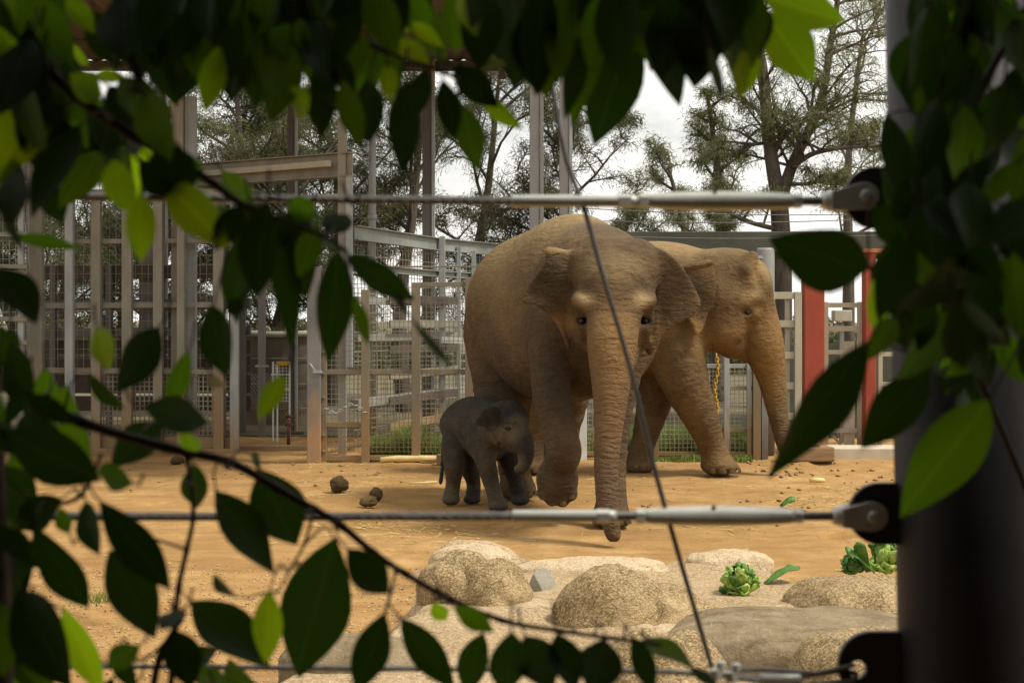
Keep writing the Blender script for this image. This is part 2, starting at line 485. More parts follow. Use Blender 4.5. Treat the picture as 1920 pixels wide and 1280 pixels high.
M_POSTB = steel_mat('stained_tan_steel', (0.175, 0.165, 0.130), (0.275, 0.262, 0.21), TAN, 1.6, 0.7)
M_BEAM = steel_mat('painted_beam', (0.20, 0.19, 0.155), (0.30, 0.285, 0.235), (0.27, 0.18, 0.09), 0.5, 0.6)
M_COLDARK = steel_mat('dark_column_paint', (0.075, 0.068, 0.062), (0.12, 0.11, 0.10), (0.10, 0.08, 0.06), 0.7, 0.6)
M_COLGREY = steel_mat('grey_column_paint', (0.17, 0.165, 0.16), (0.25, 0.245, 0.235), (0.14, 0.11, 0.08), 0.7, 0.6)
M_POSTBLUE = steel_mat('scuffed_blue_grey_post', (0.13, 0.135, 0.14), (0.24, 0.225, 0.20), (0.36, 0.20, 0.08), 1.3, 0.6)
M_GATE = steel_mat('brown_gate_steel', (0.15, 0.125, 0.082), (0.23, 0.195, 0.132), TAN, 1.3, 0.7)
M_WIRE = steel_mat('mesh_wire', (0.19, 0.17, 0.12), (0.29, 0.265, 0.195), (0.22, 0.135, 0.06), 0.9, 0.6)
M_WIRED = steel_mat('dark_mesh_wire', (0.05, 0.047, 0.04), (0.10, 0.095, 0.08), (0.12, 0.08, 0.04), 0.9, 0.6)
M_CREAM = steel_mat('cream_gate_paint', (0.33, 0.31, 0.235), (0.45, 0.425, 0.33), (0.30, 0.20, 0.10), 0.45, 0.55)
M_RED = steel_mat('weathered_red_paint', (0.25, 0.035, 0.014), (0.35, 0.06, 0.024), (0.40, 0.25, 0.14), 0.35, 0.6)
M_REDRAIL = simple_mat('orange_red_steel', (0.34, 0.11, 0.05), (0.45, 0.17, 0.085), 4, 0.7, 0.1)
M_DARKBOARD = simple_mat('dark_boards', (0.055, 0.043, 0.032), (0.095, 0.075, 0.055), 5, 0.9, 0.3, 0.01)
M_SHADE = simple_mat('brown_shade_cloth', (0.13, 0.108, 0.076), (0.18, 0.148, 0.105), 3, 0.95, 0.2, 0.005)
M_CONC = simple_mat('concrete', (0.048, 0.052, 0.036), (0.085, 0.090, 0.066), 1.6, 0.9, 0.25, 0.01)
M_SLAB = simple_mat('pale_concrete', (0.42, 0.36, 0.27), (0.55, 0.48, 0.37), 4, 0.9, 0.25, 0.01)
M_TIMBER = simple_mat('old_timber', (0.16, 0.095, 0.045), (0.30, 0.19, 0.095), 5, 0.9, 0.4, 0.01, stretch=(0.3, 3, 3))
M_ROOF = simple_mat('roof_sheet_underside', (0.11, 0.085, 0.068), (0.17, 0.135, 0.11), 2, 0.7, 0.1)
M_YEL = simple_mat('yellow_plastic', (0.42, 0.26, 0.02), (0.55, 0.35, 0.03), 6, 0.5, 0)
M_WHITE = simple_mat('white_paint', (0.60, 0.62, 0.60), (0.78, 0.80, 0.77), 5, 0.5, 0)
M_RUST = simple_mat('rusty_red', (0.10, 0.030, 0.018), (0.17, 0.055, 0.03), 9, 0.8, 0.3, 0.01)

def vpost(parent, name, px, w, top, bot, Y, mat, depth=None, label=None, bevel=0.004):
    """upright box section, w and rows in photo pixels at distance Y; bot None = the ground"""
    a = P(px, top, Y); z0 = P(px, bot, Y).z if bot is not None else -0.05
    wm = w / FPX * Y; dm = depth or wm
    mb = MB(); mb.box((a.x, Y, (a.z + z0) / 2), (wm, dm, a.z - z0))
    return mb.build(name, mat, parent, bevel=bevel, label=label)

def rail(parent, name, p0, p1, w, h, mat, label=None, ibeam=False, bevel=0.003):
    mb = MB()
    if ibeam: mb.ibeam(p0, p1, w, h)
    else: mb.bar(p0, p1, w, h)
    return mb.build(name, mat, parent, bevel=0 if ibeam else bevel, label=label)

def wire_panel(parent, a, b, z0, z1, sx, sz, r, mat, name='wire_mesh'):
    """welded mesh between ground points a and b (x, y), from z0 to z1: every wire a thin three sided rod"""
    a, b = Vector((*a, 0)), Vector((*b, 0)); L = (b - a).length; d = (b - a) / L
    mb = MB(); n = max(2, int(L / sx)); nrm = Vector((-d.y, d.x, 0))
    rnd = random.Random(int(L * 1000) + n)
    for i in range(n + 1):
        q = a + d * (L * i / n)
        mb.tube([q + Vector((0, 0, z0)), q + nrm * rnd.uniform(-.008, .008) + Vector((0, 0, (z0+z1)/2)), q + Vector((0, 0, z1))], r, 3, False)
    m = max(2, int((z1 - z0) / sz))
    for j in range(m + 1):
        z = z0 + (z1 - z0) * j / m
        mb.tube([a + nrm * 2*r + Vector((0, 0, z)), (a + b) / 2 + nrm * 2*r + Vector((0, 0, z + rnd.uniform(-.006, .006))), b + nrm * 2*r + Vector((0, 0, z))], r, 3, False)
    return mb.build(name, mat, parent, kind='stuff')

def zz(py, Y): return CAMZ - (py - HZ) / FPX * Y
def xx(px, Y): return (px - CX) / FPX * Y

def build_left_fence():
    Y = 17.3
    f = empty('enclosure_fence', (xx(260, Y), Y, 0), 'tall tan steel fence of upright posts with wire mesh infill', 'fence')
    for px, w, top in ((66, 30, 262), (131, 15, 372), (181, 17, 372), (239, 18, 372), (297, 17, 372), (340, 14, 380), (411, 19, 372), (440, 15, 372)):
        vpost(f, 'post', px, w, top, None, Y - (0.05 if px == 66 else 0), M_GALV if px in (131, 440) else M_POSTB, 0.10)
    x0, x1 = 60, 448
    for py, h, m in ((362, 12, M_POSTB), (453, 9, M_POSTB), (573, 10, M_POSTB), (694, 9, M_POSTB), (828, 24, M_POSTB)):
        rail(f, 'rail', P(x0, py, Y + 0.07), P(x1, py - (2 if py < 600 else -3), Y + 0.07), 0.05, h / FPX * Y, m)
    rail(f, 'sill', P(x0, 846, Y + 0.02), P(x1, 848, Y + 0.02), 0.16, 0.10, M_TIMBER)
    wire_panel(f, (xx(60, Y + .1), Y + 0.10), (xx(448, Y + .1), Y + 0.10), zz(690, Y), zz(372, Y), 0.075, 0.105, 0.0032, M_WIRE)
    wire_panel(f, (xx(178, Y + .1), Y + 0.10), (xx(432, Y + .1), Y + 0.10), zz(818, Y), zz(698, Y), 0.052, 0.055, 0.009, M_WIRE, 'lower_mesh')
    # end bay that runs out of the picture
    g = empty('enclosure_fence', (xx(10, 16.8), 16.8, 0), 'pale galvanized end bay of the tall mesh fence with close rails', 'fence')
    for py in (292, 352, 440, 500, 512, 598, 642, 724, 840):
        rail(g, 'rail', P(-140, py - 3, 16.9), P(52, py, 16.9), 0.05, 0.05, M_GALV if py < 450 else M_POSTB)
    for px in (-120, -60, -8, 40): vpost(g, 'post', px, 11, 285, None, 16.95, M_GALV, 0.06)
    wire_panel(g, (xx(-140, 17), 17.0), (xx(54, 17), 17.0), 0.2, zz(285, 17), 0.07, 0.10, 0.004, M_GALV)
    # dark race behind the fence
    d = empty('timber_race', (xx(230, 20.2), 20.2, 0), 'dark boarded race with horizontal beams behind the tall mesh fence', 'fence')
    Y2 = 20.2
    for py, h in ((512, 26), (573, 20), (624, 16)):
        rail(d, 'beam', P(60, py, Y2), P(470, py - 4, Y2), 0.12, h / FPX * Y2, M_COLDARK if py != 512 else M_DARKBOARD)
    for i, (t, b) in enumerate(((636, 664), (667, 698), (701, 738), (741, 771))):
        rail(d, 'board', P(60, (t + b) / 2, Y2 + .1), P(470, (t + b) / 2, Y2 + .1), 0.04, (b - t - 2) / FPX * Y2, M_DARKBOARD)
    for px in (100, 205, 300, 360, 455): vpost(d, 'post', px, 11, 498, None, Y2 - 0.09, M_COLDARK, 0.09)
    mb = MB(); mb.box((xx(275, 20.0), 20.35, zz(540, 20)), (0.36, 0.10, zz(455, 20) - zz(640, 20)))
    mb.build('shutter', simple_mat('grey_shutter', (0.13, 0.12, 0.115), (0.20, 0.185, 0.175), 4, 0.8, 0.1), d, bevel=0.004)
build_left_fence()

def build_overhead():
    # tall double post with the horizontal I beams
    t = empty('gantry', (xx(345, 17.6), 17.6, 0), 'tall galvanized double post carrying a horizontal beam above the mesh fence', 'gantry')
    vpost(t, 'post', 334, 22, 156, None, 17.55, M_BEAM, 0.14)
    vpost(t, 'post', 358, 20, 182, None, 17.62, M_GALV, 0.12)
    rail(t, 'crossbeam', P(120, 214, 17.7), P(322, 212, 17.58), 0.13, 21 / FPX * 17.6, M_BEAM, ibeam=True)
    rail(t, 'crossbeam', P(100, 260, 18.2), P(322, 262, 17.75), 0.08, 8 / FPX * 17.6, M_GALV)
    g = empty('gantry', (xx(650, 17), 17.0, 0), 'tall split post holding the end of a long overhead steel beam', 'gantry')
    z1 = zz(308, 16.9)
    a, b = Vector((xx(350, 18.3), 18.3, z1)), Vector((xx(661, 16.9), 16.9, z1))
    rail(g, 'overhead_beam', a, b, 0.15, 45 / FPX * 16.9, M_BEAM, ibeam=True)
    a2, b2 = Vector((xx(372, 18.15), 18.1, z1 + 0.005)), Vector((xx(622, 17.05), 16.86, z1 + 0.005))
    rail(g, 'light_channel', a2, b2, 0.05, 0.07, simple_mat('pale_channel', (0.36, 0.34, 0.27), (0.46, 0.44, 0.36), 5, 0.6, 0.05))
    rail(g, 'lower_tube', Vector((xx(372, 18.2), 18.2, zz(371, 17.3))), Vector((xx(645, 17.0), 17.0, zz(372, 17.3))), 0.05, 0.06, M_GALV)
    vpost(g, 'post', 642, 15, 224, None, 16.98, M_BEAM, 0.13)
    vpost(g, 'post', 655, 12, 330, 688, 16.92, M_GALV, 0.10, 'galvanized front half of the post')
    # side race that runs away from the yard towards the far right
    s = empty('steel_race', (xx(740, 18.4), 18.4, 0), 'galvanized race fence of receding beams behind the mesh gate', 'fence')
    A, Bq, Cq = (xx(664, 17.1), 17.1), (xx(828, 19.9), 19.9), (xx(930, 21.2), 21.2)
    for z, h, ib in ((zz(436, 17.1), 0.17, True), (zz(500, 17.1), 0.085, True), (zz(563, 17.1), 0.09, False), (zz(634, 17.1), 0.085, False), (zz(757, 17.1), 0.10, False)):
        m = M_BEAM if z < 1.7 else simple_mat('grey_green_beam', (0.21, 0.225, 0.20), (0.31, 0.325, 0.29), 3, 0.6, 0.05)
        rail(s, 'beam', (*A, z), (*Bq, z), 0.10, h, m, ibeam=ib)
        if z > 2 or z < 1.7: rail(s, 'beam', (*Bq, z + 0.001), (*Cq, z + 0.001), 0.10, h, m, ibeam=ib)
    for px, Y, w, top in ((829, 19.8, 11, 443), (860, 20.3, 8, 462), (888, 20.6, 8, 470), (700, 17.7, 0, 0)):
        if w: vpost(s, 'post', px, w, top, None, Y - .08, M_GALV, 0.08)
    rail(s, 'cross_tube', P(828, 637, 19.6), P(884, 640, 19.6), 0.07, 0.075, M_WHITE)
    wire_panel(s, A, Bq, 0.15, zz(440, 17.1), 0.10, 0.11, 0.005, M_WIRE)
    wire_panel(s, Bq, Cq, 0.15, zz(440, 17.1), 0.09, 0.10, 0.005, M_GALV)
    for i in range(6):
        z = 0.25 + i * 0.31
        rail(s, 'slat', (A[0] + .35, A[1] + 0.75, z), (Bq[0] + .2, Bq[1] + 0.2, z), 0.03, 0.10, M_DARKBOARD if i % 2 else M_POSTB)
    # free standing columns of the big roof
    for px, w, top, Y, m, lab in ((549, 17, 40, 20.0, M_COLDARK, 'dark steel column with a pale edge rising behind the overhead beam'),
                                  (804, 23, 40, 20.0, M_COLDARK, 'dark brown column with a bright flange, between the round pipe and the paired columns'),
                                  (1006, 26, 60, 19.0, M_COLGREY, 'broad grey column behind the larger elephant back'),
                                  (1061, 24, 60, 20.5, M_COLGREY, 'grey column with a pale blue flange nearest the diagonal cable'),
                                  (307, 14, 120, 20.5, M_COLDARK, 'dark thin column behind the double gantry post')):
        c = empty('steel_column', (xx(px, Y), Y, 0), lab, 'column', 'columns of the big open roof')
        vpost(c, 'shaft', px - w*0.14, w*0.72, top, None, Y, m, 0.16)
        vpost(c, 'flange', px + w*0.37, w*0.26, top, None, Y - 0.04, M_GALV if px != 1006 else M_COLGREY, 0.10)
        mb = MB(); mb.box((xx(px, Y), Y, 0.03), (0.34, 0.34, 0.03)); mb.build('base_plate', m, c)
    c = empty('round_pipe', (xx(698, 19), 19.0, 0), 'pale round steel pipe standing behind the race', 'pipe')
    mb = MB(); mb.tube([(xx(698, 19), 19.0, 0), (xx(698, 19), 19, zz(255, 19)), (xx(700, 19), 19, zz(246, 19))], [0.048, 0.048, 0.03], 12); mb.build('pole', M_GALV, c, True)
    mb = MB(); mb.tube([(xx(698, 19), 19.0, zz(402, 19)), (xx(698, 19), 19, zz(412, 19))], [0.062, 0.062], 12); mb.build('collar', M_GALV, c, True)
    # open roof: corrugated sheets on purlins and rafters
    rf = empty('open_roof', (-4.0, 17.4, 0), 'corrugated shed roof seen from below, over the fence', 'roof')
    xs0, xs1, y0, y1, z = -9.5, -0.07, 13.6, 20.2, zz(136, 20.2)
    nsh = 12
    for i in range(nsh):
        mb = MB(); n = 16; w = (xs1 - xs0) / nsh; a = xs0 + i * w
        vs, fs = [], []
        for k in range(n + 1):
            x = a + w * k / n; dz = 0.016 * math.cos(k / n * 2 * math.pi * 4) + (0.004 if i % 2 else 0)
            for yy, zo in ((y0, 0.16), (y1, 0.0)):
                vs.append((x, yy, z + 0.16 + dz + zo)); vs.append((x, yy, z + 0.166 + dz + zo))
        for k in range(n):
            o = k * 4
            fs += [(o, o+2, o+6, o+4), (o+1, o+5, o+7, o+3), (o, o+4, o+5, o+1), (o+2, o+3, o+7, o+6)]
        mb.add(vs, fs); mb.build('roof_sheet', M_ROOF, rf)
    for i in range(6):
        yy = y0 + 0.1 + (y1 - y0 - 0.2) * i / 5
        rail(rf, 'purlin', (xs0, yy, z + 0.095 + 0.16 * (1 - i/5)), (xs1, yy, z + 0.095 + 0.16 * (1 - i/5)), 0.06, 0.09, M_COLDARK)
    for x in (-8.6, -6.2, -3.9, -1.6, -0.14):
        rail(rf, 'rafter', (x, y0 + .02, z + 0.13), (x, y1 - .02, z - 0.03), 0.10, 0.14, M_COLDARK)
    rail(rf, 'gutter', (xs0, y1 + 0.07, z + 0.1), (xs1 + 0.1, y1 + 0.07, z + 0.1), 0.10, 0.13, M_COLDARK)
    rail(rf, 'gutter', (xs1 + 0.06, y0, z + 0.23), (xs1 + 0.06, y1, z + 0.08), 0.08, 0.12, M_COLDARK)
build_overhead()

def build_shade_fence():
    Y = 21.0
    s = empty('shade_fence', (xx(520, Y), Y, 0), 'brown shade cloth fence with a curved pale pipe along its top', 'fence')
    n = 9
    pts = [Vector((xx(446 + 150*i/n, Y), Y - 0.45*math.sin(math.pi*i/n)*0 + 0.25*(i/n-.5)**2*4, 0)) for i in range(n + 1)]
    zt = zz(632, Y); mb = MB()
    for i in range(n):
        a, b = pts[i], pts[i+1]; mb.hexa([a + Vector((0, 0, .03)), b + Vector((0, 0, .03)), b + Vector((0, .02, .03)), a + Vector((0, .02, .03)),
                                          a + Vector((0, 0, zt)), b + Vector((0, 0, zt)), b + Vector((0, .02, zt)), a + Vector((0, .02, zt))])
    mb.build('cloth', M_SHADE, s)
    mb = MB(); mb.tube([p + Vector((0, -.03, zz(624 + 3*math.sin(math.pi*i/n), Y))) for i, p in enumerate(pts)], 0.045, 8); mb.build('top_pipe', M_CREAM, s, True)
    mb = MB()
    for py in (672, 720, 766): mb.tube([p + Vector((0, -.03, zz(py, Y))) for p in pts], 0.007, 4)
    for i in range(26):          # chain link, both diagonals
        for d in (1, -1):
            x0 = xx(446 + 150*i/26, Y); mb.tube([(x0, Y - .03, .05), (min(max(x0 + d*0.5, pts[0].x), pts[-1].x), Y - .02, zt*0.6)], 0.0035, 3, False)
    mb.build('chain_link', M_WIRE, s, kind='stuff')
    c = empty('steel_column', (xx(491, 19.6), 19.6, 0), 'plain grey pole in front of the brown shade cloth fence', 'column')
    vpost(c, 'shaft', 491, 13, 400, None, 19.6, M_COLGREY, 0.09)
    mb = MB(); mb.box((xx(491, 19.6), 19.6, zz(686, 19.6)), (0.16, 0.12, 0.025)); mb.build('collar', M_GALV, c)
    # small white barrier
    b = empty('barrier', (xx(527, 18.9), 18.9, 0), 'small white mesh barrier with a yellow top rail by the gate post', 'barrier')
    Yb = 18.9
    for px in (512, 520, 543): vpost(b, 'leg', px, 3, 678, None, Yb, M_WHITE)
    rail(b, 'top_rail', P(519, 681, Yb - .03), P(544, 681, Yb - .03), 0.04, 0.05, M_YEL)
    for py in (702, 730): rail(b, 'bar', P(508, py, Yb - .03), P(544, py, Yb - .03), 0.02, 0.02, M_WHITE)
    wire_panel(b, (xx(510, Yb), Yb + .02), (xx(543, Yb), Yb + .02), zz(752, Yb), zz(684, Yb), 0.04, 0.04, 0.004, M_WHITE)
    v = empty('standpipe', (xx(541, 18.2), 18.2, 0), 'short rusty red standpipe valve beside the gate post', 'pipe')
    mb = MB(); mb.tube([(xx(541, 18.2), 18.2, 0), (xx(541, 18.2), 18.2, zz(786, 18.2))], 0.022, 8); mb.build('pipe', M_RUST, v, True)
    for py in (782, 797): 
        mb = MB(); q = P(541, py, 18.2); mb.tube([q + Vector((-.045, 0, 0)), q + Vector((-.02, 0, .02)), q + Vector((.045, 0, 0))], [0.018, 0.028, 0.02], 8); mb.build('valve', M_RUST, v, True)
    # rough sill log behind the gate line
    mb = MB(); mb.bar(P(440, 843, 17.6), P(582, 843, 17.6), 0.12, 0.11)
    tag(mb.build('kerb_beam', M_TIMBER, None, bevel=0.01, base=(xx(510, 17.6), 17.6, 0)), 'long low timber beam on the sand between the fence and the gate post', 'timber')
build_shade_fence()

def build_gate():
    Y = 16.1
    g = empty('mesh_gate', (xx(730, Y), Y, 0), 'brown steel gate filled with fine wire mesh, grass growing behind it', 'gate')
    vpost(g, 'gate_post', 590, 26, 500, None, Y, M_POSTBLUE, 0.16, 'scuffed blue grey gate post', 0.012)
    vpost(g, 'stile', 608, 9, 505, None, Y + .02, M_GATE, 0.06)
    for px, w, top in ((685, 15, 543), (780, 16, 530), (880, 16, 520)): vpost(g, 'upright', px, w, top, None, Y - .012, M_GATE, 0.05)
    for py, h, x0 in ((534, 9, 772), (697, 9, 603), (858, 9, 603)):
        rail(g, 'rail', P(x0, py, Y + .03), P(884, py - 1, Y + .03), 0.045, h / FPX * Y, M_GATE)
    rail(g, 'short_rail', P(612, 795, Y + .05), P(676, 796, Y + .05), 0.05, 0.055, M_GATE)
    rail(g, 'tie_bar', P(690, 500, Y + .5), P(900, 500, Y + .6), 0.012, 0.02, M_GATE)
    wire_panel(g, (xx(612, Y), Y + .06), (xx(884, Y), Y + .06), 0.10, zz(540, Y), 0.049, 0.052, 0.0042, M_WIRE)
    mb = MB()
    q = P(604, 697, Y - .08); mb.bar(q, q + Vector((-0.10, 0, 0.005)), 0.03, 0.03); mb.tube([q + Vector((-.07, 0, 0)), q + Vector((-.10, -.02, .05)), q + Vector((-.13, 0, .09))], 0.010, 6)
    mb.build('latch', M_GALV, g)
    for py in (545, 660, 700, 745, 815, 845):
        mb = MB(); q = P(607, py, Y - .012); mb.tube([q + Vector((0, -.03, 0)), q], [0.014, 0.018], 6); mb.build('bolt', M_GATE, g)
    # chain that ties the gate to the post
    ch = MB()
    for i in range(9):
        c = P(612 + i*9, 766 + 8*math.sin(i*.9), Y - .04); n = 8
        ax = Vector((0, 0, 1)) if i % 2 else Vector((0, 1, 0))
        ch.tube([c + Vector((0.026*math.cos(2*math.pi*k/n), 0, 0)) + ax * 0.014*math.sin(2*math.pi*k/n) for k in range(n + 1)], 0.005, 4, False)
    o = ch.build('chain', M_GALV, None, base=P(640, 775, Y)); tag(o, 'slack galvanized chain hanging across the mesh gate', 'chain')
    # second bay under the walking elephants
    Y2 = 16.6
    h = empty('mesh_gate', (xx(1250, Y2), Y2, 0), 'wire mesh gate under the elephant bellies with a pale pipe frame', 'gate')
    for px, w, top, m in ((1003, 22, 700, M_POSTB), (1093, 14, 742, M_WHITE), (1230, 9, 740, M_GATE), (1362, 10, 668, M_GALV), (1404, 8, 680, M_GALV), (1316, 9, 735, M_GATE)):
        vpost(h, 'upright', px, w, top, None, Y2, m, 0.06)
    vpost(h, 'gate_post', 1418, 14, 680, None, Y2 - .02, M_GATE, 0.09); vpost(h, 'gate_post', 1433, 12, 690, None, Y2 + .03, M_COLGREY, 0.09)
    for px0, px1, py, m in ((1010, 1112, 745, M_GALV), (1225, 1330, 756, M_GATE), (1325, 1412, 686, M_GALV), (1340, 1410, 727, M_WIRE), (1010, 1412, 850, M_GATE), (1330, 1412, 806, M_WIRE)):
        rail(h, 'rail', P(px0, py, Y2 + .04), P(px1, py, Y2 + .04), 0.04, 0.045, m)
    wire_panel(h, (xx(1008, Y2), Y2 + .07), (xx(1112, Y2), Y2 + .07), 0.05, zz(745, Y2), 0.05, 0.05, 0.0045, M_GALV)
    wire_panel(h, (xx(1225, Y2), Y2 + .07), (xx(1412, Y2), Y2 + .07), 0.05, zz(756, Y2), 0.048, 0.05, 0.0045, M_CREAM)
    wire_panel(h, (xx(1322, Y2), Y2 + .075), (xx(1412, Y2), Y2 + .075), zz(756, Y2), zz(688, Y2), 0.048, 0.05, 0.0045, M_CREAM)
    rb = MB(); q = P(1254, 744, Y2 + .2)
    rb.tube([q + Vector((-.05, 0, -.06)), q + Vector((-.045, 0, .05)), q + Vector((0, 0, .07)), q + Vector((.045, 0, .05)), q + Vector((.05, 0, -.06))], 0.03, 8)
    tag(rb.build('red_hose', simple_mat('red_plastic', (0.5, 0.04, 0.02), (0.6, 0.06, 0.03), 5, 0.5, 0), None, True, base=q), 'bit of red hose hooked over the mesh between the elephant legs', 'hose')
    ys = MB()
    for i in range(17):
        c = P(1343 + 3*math.sin(i*.5), 668 + i*6.6, Y2 - .06); n = 8
        ax = Vector((1, 0, 0)) if i % 2 else Vector((0, 1, 0))
        ys.tube([c + Vector((0, 0, 0.032*math.cos(2*math.pi*k/n))) + ax * 0.017*math.sin(2*math.pi*k/n) for k in range(n + 1)], 0.008, 5, False)
    tag(ys.build('safety_chain', M_YEL, None, True, base=P(1343, 720, Y2)), 'yellow chain hanging down the mesh behind the second elephant leg', 'chain')
build_gate()

# grass growing behind the gates
def build_grass():
    rng = np.random.default_rng(4)
    def patch(name, x0, x1, y0, y1, n, hmin, hmax):
        x = rng.uniform(x0, x1, n); y = rng.uniform(y0, y1, n); h = rng.uniform(hmin, hmax, n) * (0.55 + 0.45*np.sin(x*5 + 1)**2)
        a = rng.uniform(0, 2*np.pi, n); ln = rng.normal(0, 0.35, (n, 2)); w = rng.uniform(0.005, 0.011, n)
        b = np.stack([x, y, np.full(n, -0.02)], 1); s = np.stack([np.cos(a)*w, np.sin(a)*w, 0*a], 1)
        m = b + np.stack([ln[:, 0]*h*.35, ln[:, 1]*h*.35, h*.6], 1); t = b + np.stack([ln[:, 0]*h, ln[:, 1]*h, h], 1)
        v = np.stack([b - s, b + s, m + s*.8, m - s*.8, t], 1).reshape(-1, 3); i = np.arange(n)[:, None]*5
        tri = np.concatenate([i + np.array([[0, 1, 2]]), i + np.array([[0, 2, 3]]), i + np.array([[3, 2, 4]])])
        o = mesh_obj(name, v, tri, M_GRASS); tag(o, kind='stuff')
    patch('grass', xx(692, 16.5), xx(905, 16.5), 16.35, 17.6, 9000, 0.10, 0.40)
    patch('grass', xx(1010, 16.8), xx(1425, 16.8), 16.75, 18.4, 14000, 0.10, 0.36)
    patch('grass', xx(1225, 16.0), xx(1420, 16.0), 16.15, 16.6, 900, 0.03, 0.09)
M_GRASS = needle_mat('green_grass', (0.12, 0.17, 0.035), (0.28, 0.33, 0.09), 0.4)
build_grass()

def build_right():
    # flat roofed shed behind: concrete roof beam, brick wall
    Y = 20.5
    s = empty('shed', (xx(1430, Y), Y + 1, 0), 'flat roofed shed with a grey concrete roof beam and red brick wall', 'shed')
    mb = MB(); mb.box((xx(1430, Y), Y + 1.2, (zz(434, Y) + zz(472, Y)) / 2), (xx(1760, Y) - xx(1170, Y) + .2, 2.4, zz(434, Y) - zz(472, Y)))
    mb.build('roof_beam', M_CONC, s, bevel=0.01)
    bm = simple_mat('red_brick', (0.22, 0.055, 0.035), (0.33, 0.095, 0.055), 5, 0.9, 0.3, 0.005)
    Yb = 19.4
    mw = MB(); mw.box((xx(1590, Yb), Yb + 0.11, 0.55), (2.1, 0.16, 1.36)); mw.build('mortar_wall', M_CONC, s)
    pro = None; k = 0
    z = 0.0
    row = 0
    while z < 1.16:
        x = xx(1440, Yb) + (0.118 if row % 2 else 0)
        while x < xx(1738, Yb):
            if pro is None:
                q = MB(); q.box((0, 0, 0), (0.224, 0.09, 0.074)); pro = q.build('brick', bm, s); o = pro
            else:
                o = pro.copy(); COL.objects.link(o); o.parent = s
            o.location = Vector((x, Yb + 0.012 + random.Random(k).uniform(-.003, .003), z + 0.05)) - s.location
            k += 1; x += 0.236
        z += 0.086; row += 1
    # red steel columns
    for px, w, top, lab in ((1524, 38, 522, 'thick red steel column with peeling paint beside the cream gate'), (1629, 20, 474, 'narrow red steel column close to the dark fence post')):
        c = empty('red_column', (xx(px, 17.3), 17.3, 0), lab, 'column')
        vpost(c, 'shaft', px, w, top, None, 17.3, M_RED, 0.2, bevel=0.01)
        mb = MB(); mb.box((xx(px + (8 if w < 30 else 0), 17.3), 17.3, zz(top, 17.3) + .022), (w/FPX*17.3 + (.14 if w < 30 else .03), 0.24, 0.045)); mb.build('cap_plate', M_REDRAIL if w < 30 else M_RED, c)
        mb = MB(); mb.box((xx(px, 17.3), 17.3, 0.03), (w/FPX*17.3 + .1, 0.3, 0.06)); mb.build('base_plate', M_RED, c)
    # grey cylinder post with a small bracket
    c = empty('bollard_post', (xx(1435, 17.0), 17.0, 0), 'grey round steel post with a small bracket, behind the second elephant forehead', 'post')
    mb = MB(); q = xx(1435, 17); mb.tube([(q, 17, 0), (q, 17, zz(470, 17)), (q, 17, zz(465, 17))], [0.105, 0.105, 0.09], 20); mb.build('pole', M_COLGREY, c, True)
    mb = MB(); mb.bar(P(1416, 482, 16.92), P(1432, 482, 16.92), 0.03, 0.035); mb.tube([P(1417, 475, 16.9), P(1417, 486, 16.9)], 0.022, 8); mb.build('bracket', M_GALV, c)
    # cream gates
    g = empty('cream_gate', (xx(1475, 17.1), 17.1, 0), 'cream steel gate leaf between the grey post and the red column', 'gate')
    for px in (1446, 1496): vpost(g, 'stile', px, 13, 547, None, 17.1, M_CREAM, 0.06)
    for py in (554, 607, 666, 723, 780, 845): rail(g, 'rail', P(1440, py, 17.12), P(1500, py, 17.12), 0.05, 13 / FPX * 17.1, M_CREAM)
    vpost(g, 'inner_bar', 1476, 9, 560, None, 17.16, M_CREAM, 0.03)
    g = empty('cream_gate', (xx(1580, 17.4), 17.4, 0), 'cream barred gate between the two red columns', 'gate')
    for px in (1548, 1612): vpost(g, 'stile', px, 9, 566, None, 17.4, M_CREAM, 0.05)
    for py, h in ((572, 9), (616, 10), (660, 8), (735, 8), (807, 8)): rail(g, 'rail', P(1544, py, 17.42), P(1616, py, 17.42), 0.04, h / FPX * 17.4, M_CREAM)
    rail(g, 'brace', P(1548, 800, 17.46), P(1580, 838, 17.46), 0.03, 0.03, M_CREAM)
    vpost(g, 'inner_bar', 1592, 20, 640, None, 17.47, M_SLAB, 0.03)
    b = MB(); b.box((xx(1578, 18.6), 18.6, zz(592, 18.6)), (0.22, 0.2, 0.14)); 
    tag(b.build('meter_box', M_CREAM, None, bevel=0.01, base=P(1578, 602, 18.6)), 'small pale box on a stand seen through the barred gate', 'box')
    b = MB(); b.box((xx(1578, 18.6), 18.6, (zz(603, 18.6)) / 2), (0.05, 0.05, zz(603, 18.6) - .002)); tag(b.build('stand', M_COLGREY, None, base=(xx(1578, 18.6), 18.6, 0)), 'thin stand under the pale box behind the barred gate', 'stand')
    # gate further right
    g = empty('cream_gate', (xx(1665, 17.5), 17.5, 0), 'pale gate panel half hidden by the dark fence post', 'gate')
    for px in (1650, 1740): vpost(g, 'stile', px, 8, 600, None, 17.5, M_CREAM, 0.05)
    for py in (606, 664, 720, 790): rail(g, 'rail', P(1646, py, 17.52), P(1744, py, 17.52), 0.04, 0.05, M_CREAM)
    # threshold
    r = MB(); r.bar(P(1533, 845, 16.9), P(1760, 845, 16.9), 0.12, 11 / FPX * 16.9)
    tag(r.build('threshold_rail', M_REDRAIL, None, bevel=0.005, base=P(1640, 850, 16.9)), 'orange red steel rail across the foot of the gates', 'rail')
    r = MB(); r.box((xx(1665, 16.75), 16.75, 0.04), (1.35, 0.45, 0.14)); tag(r.build('concrete_step', M_SLAB, None, bevel=0.015, base=(xx(1665, 16.75), 16.75, 0)), 'pale concrete step below the orange red rail', 'step')
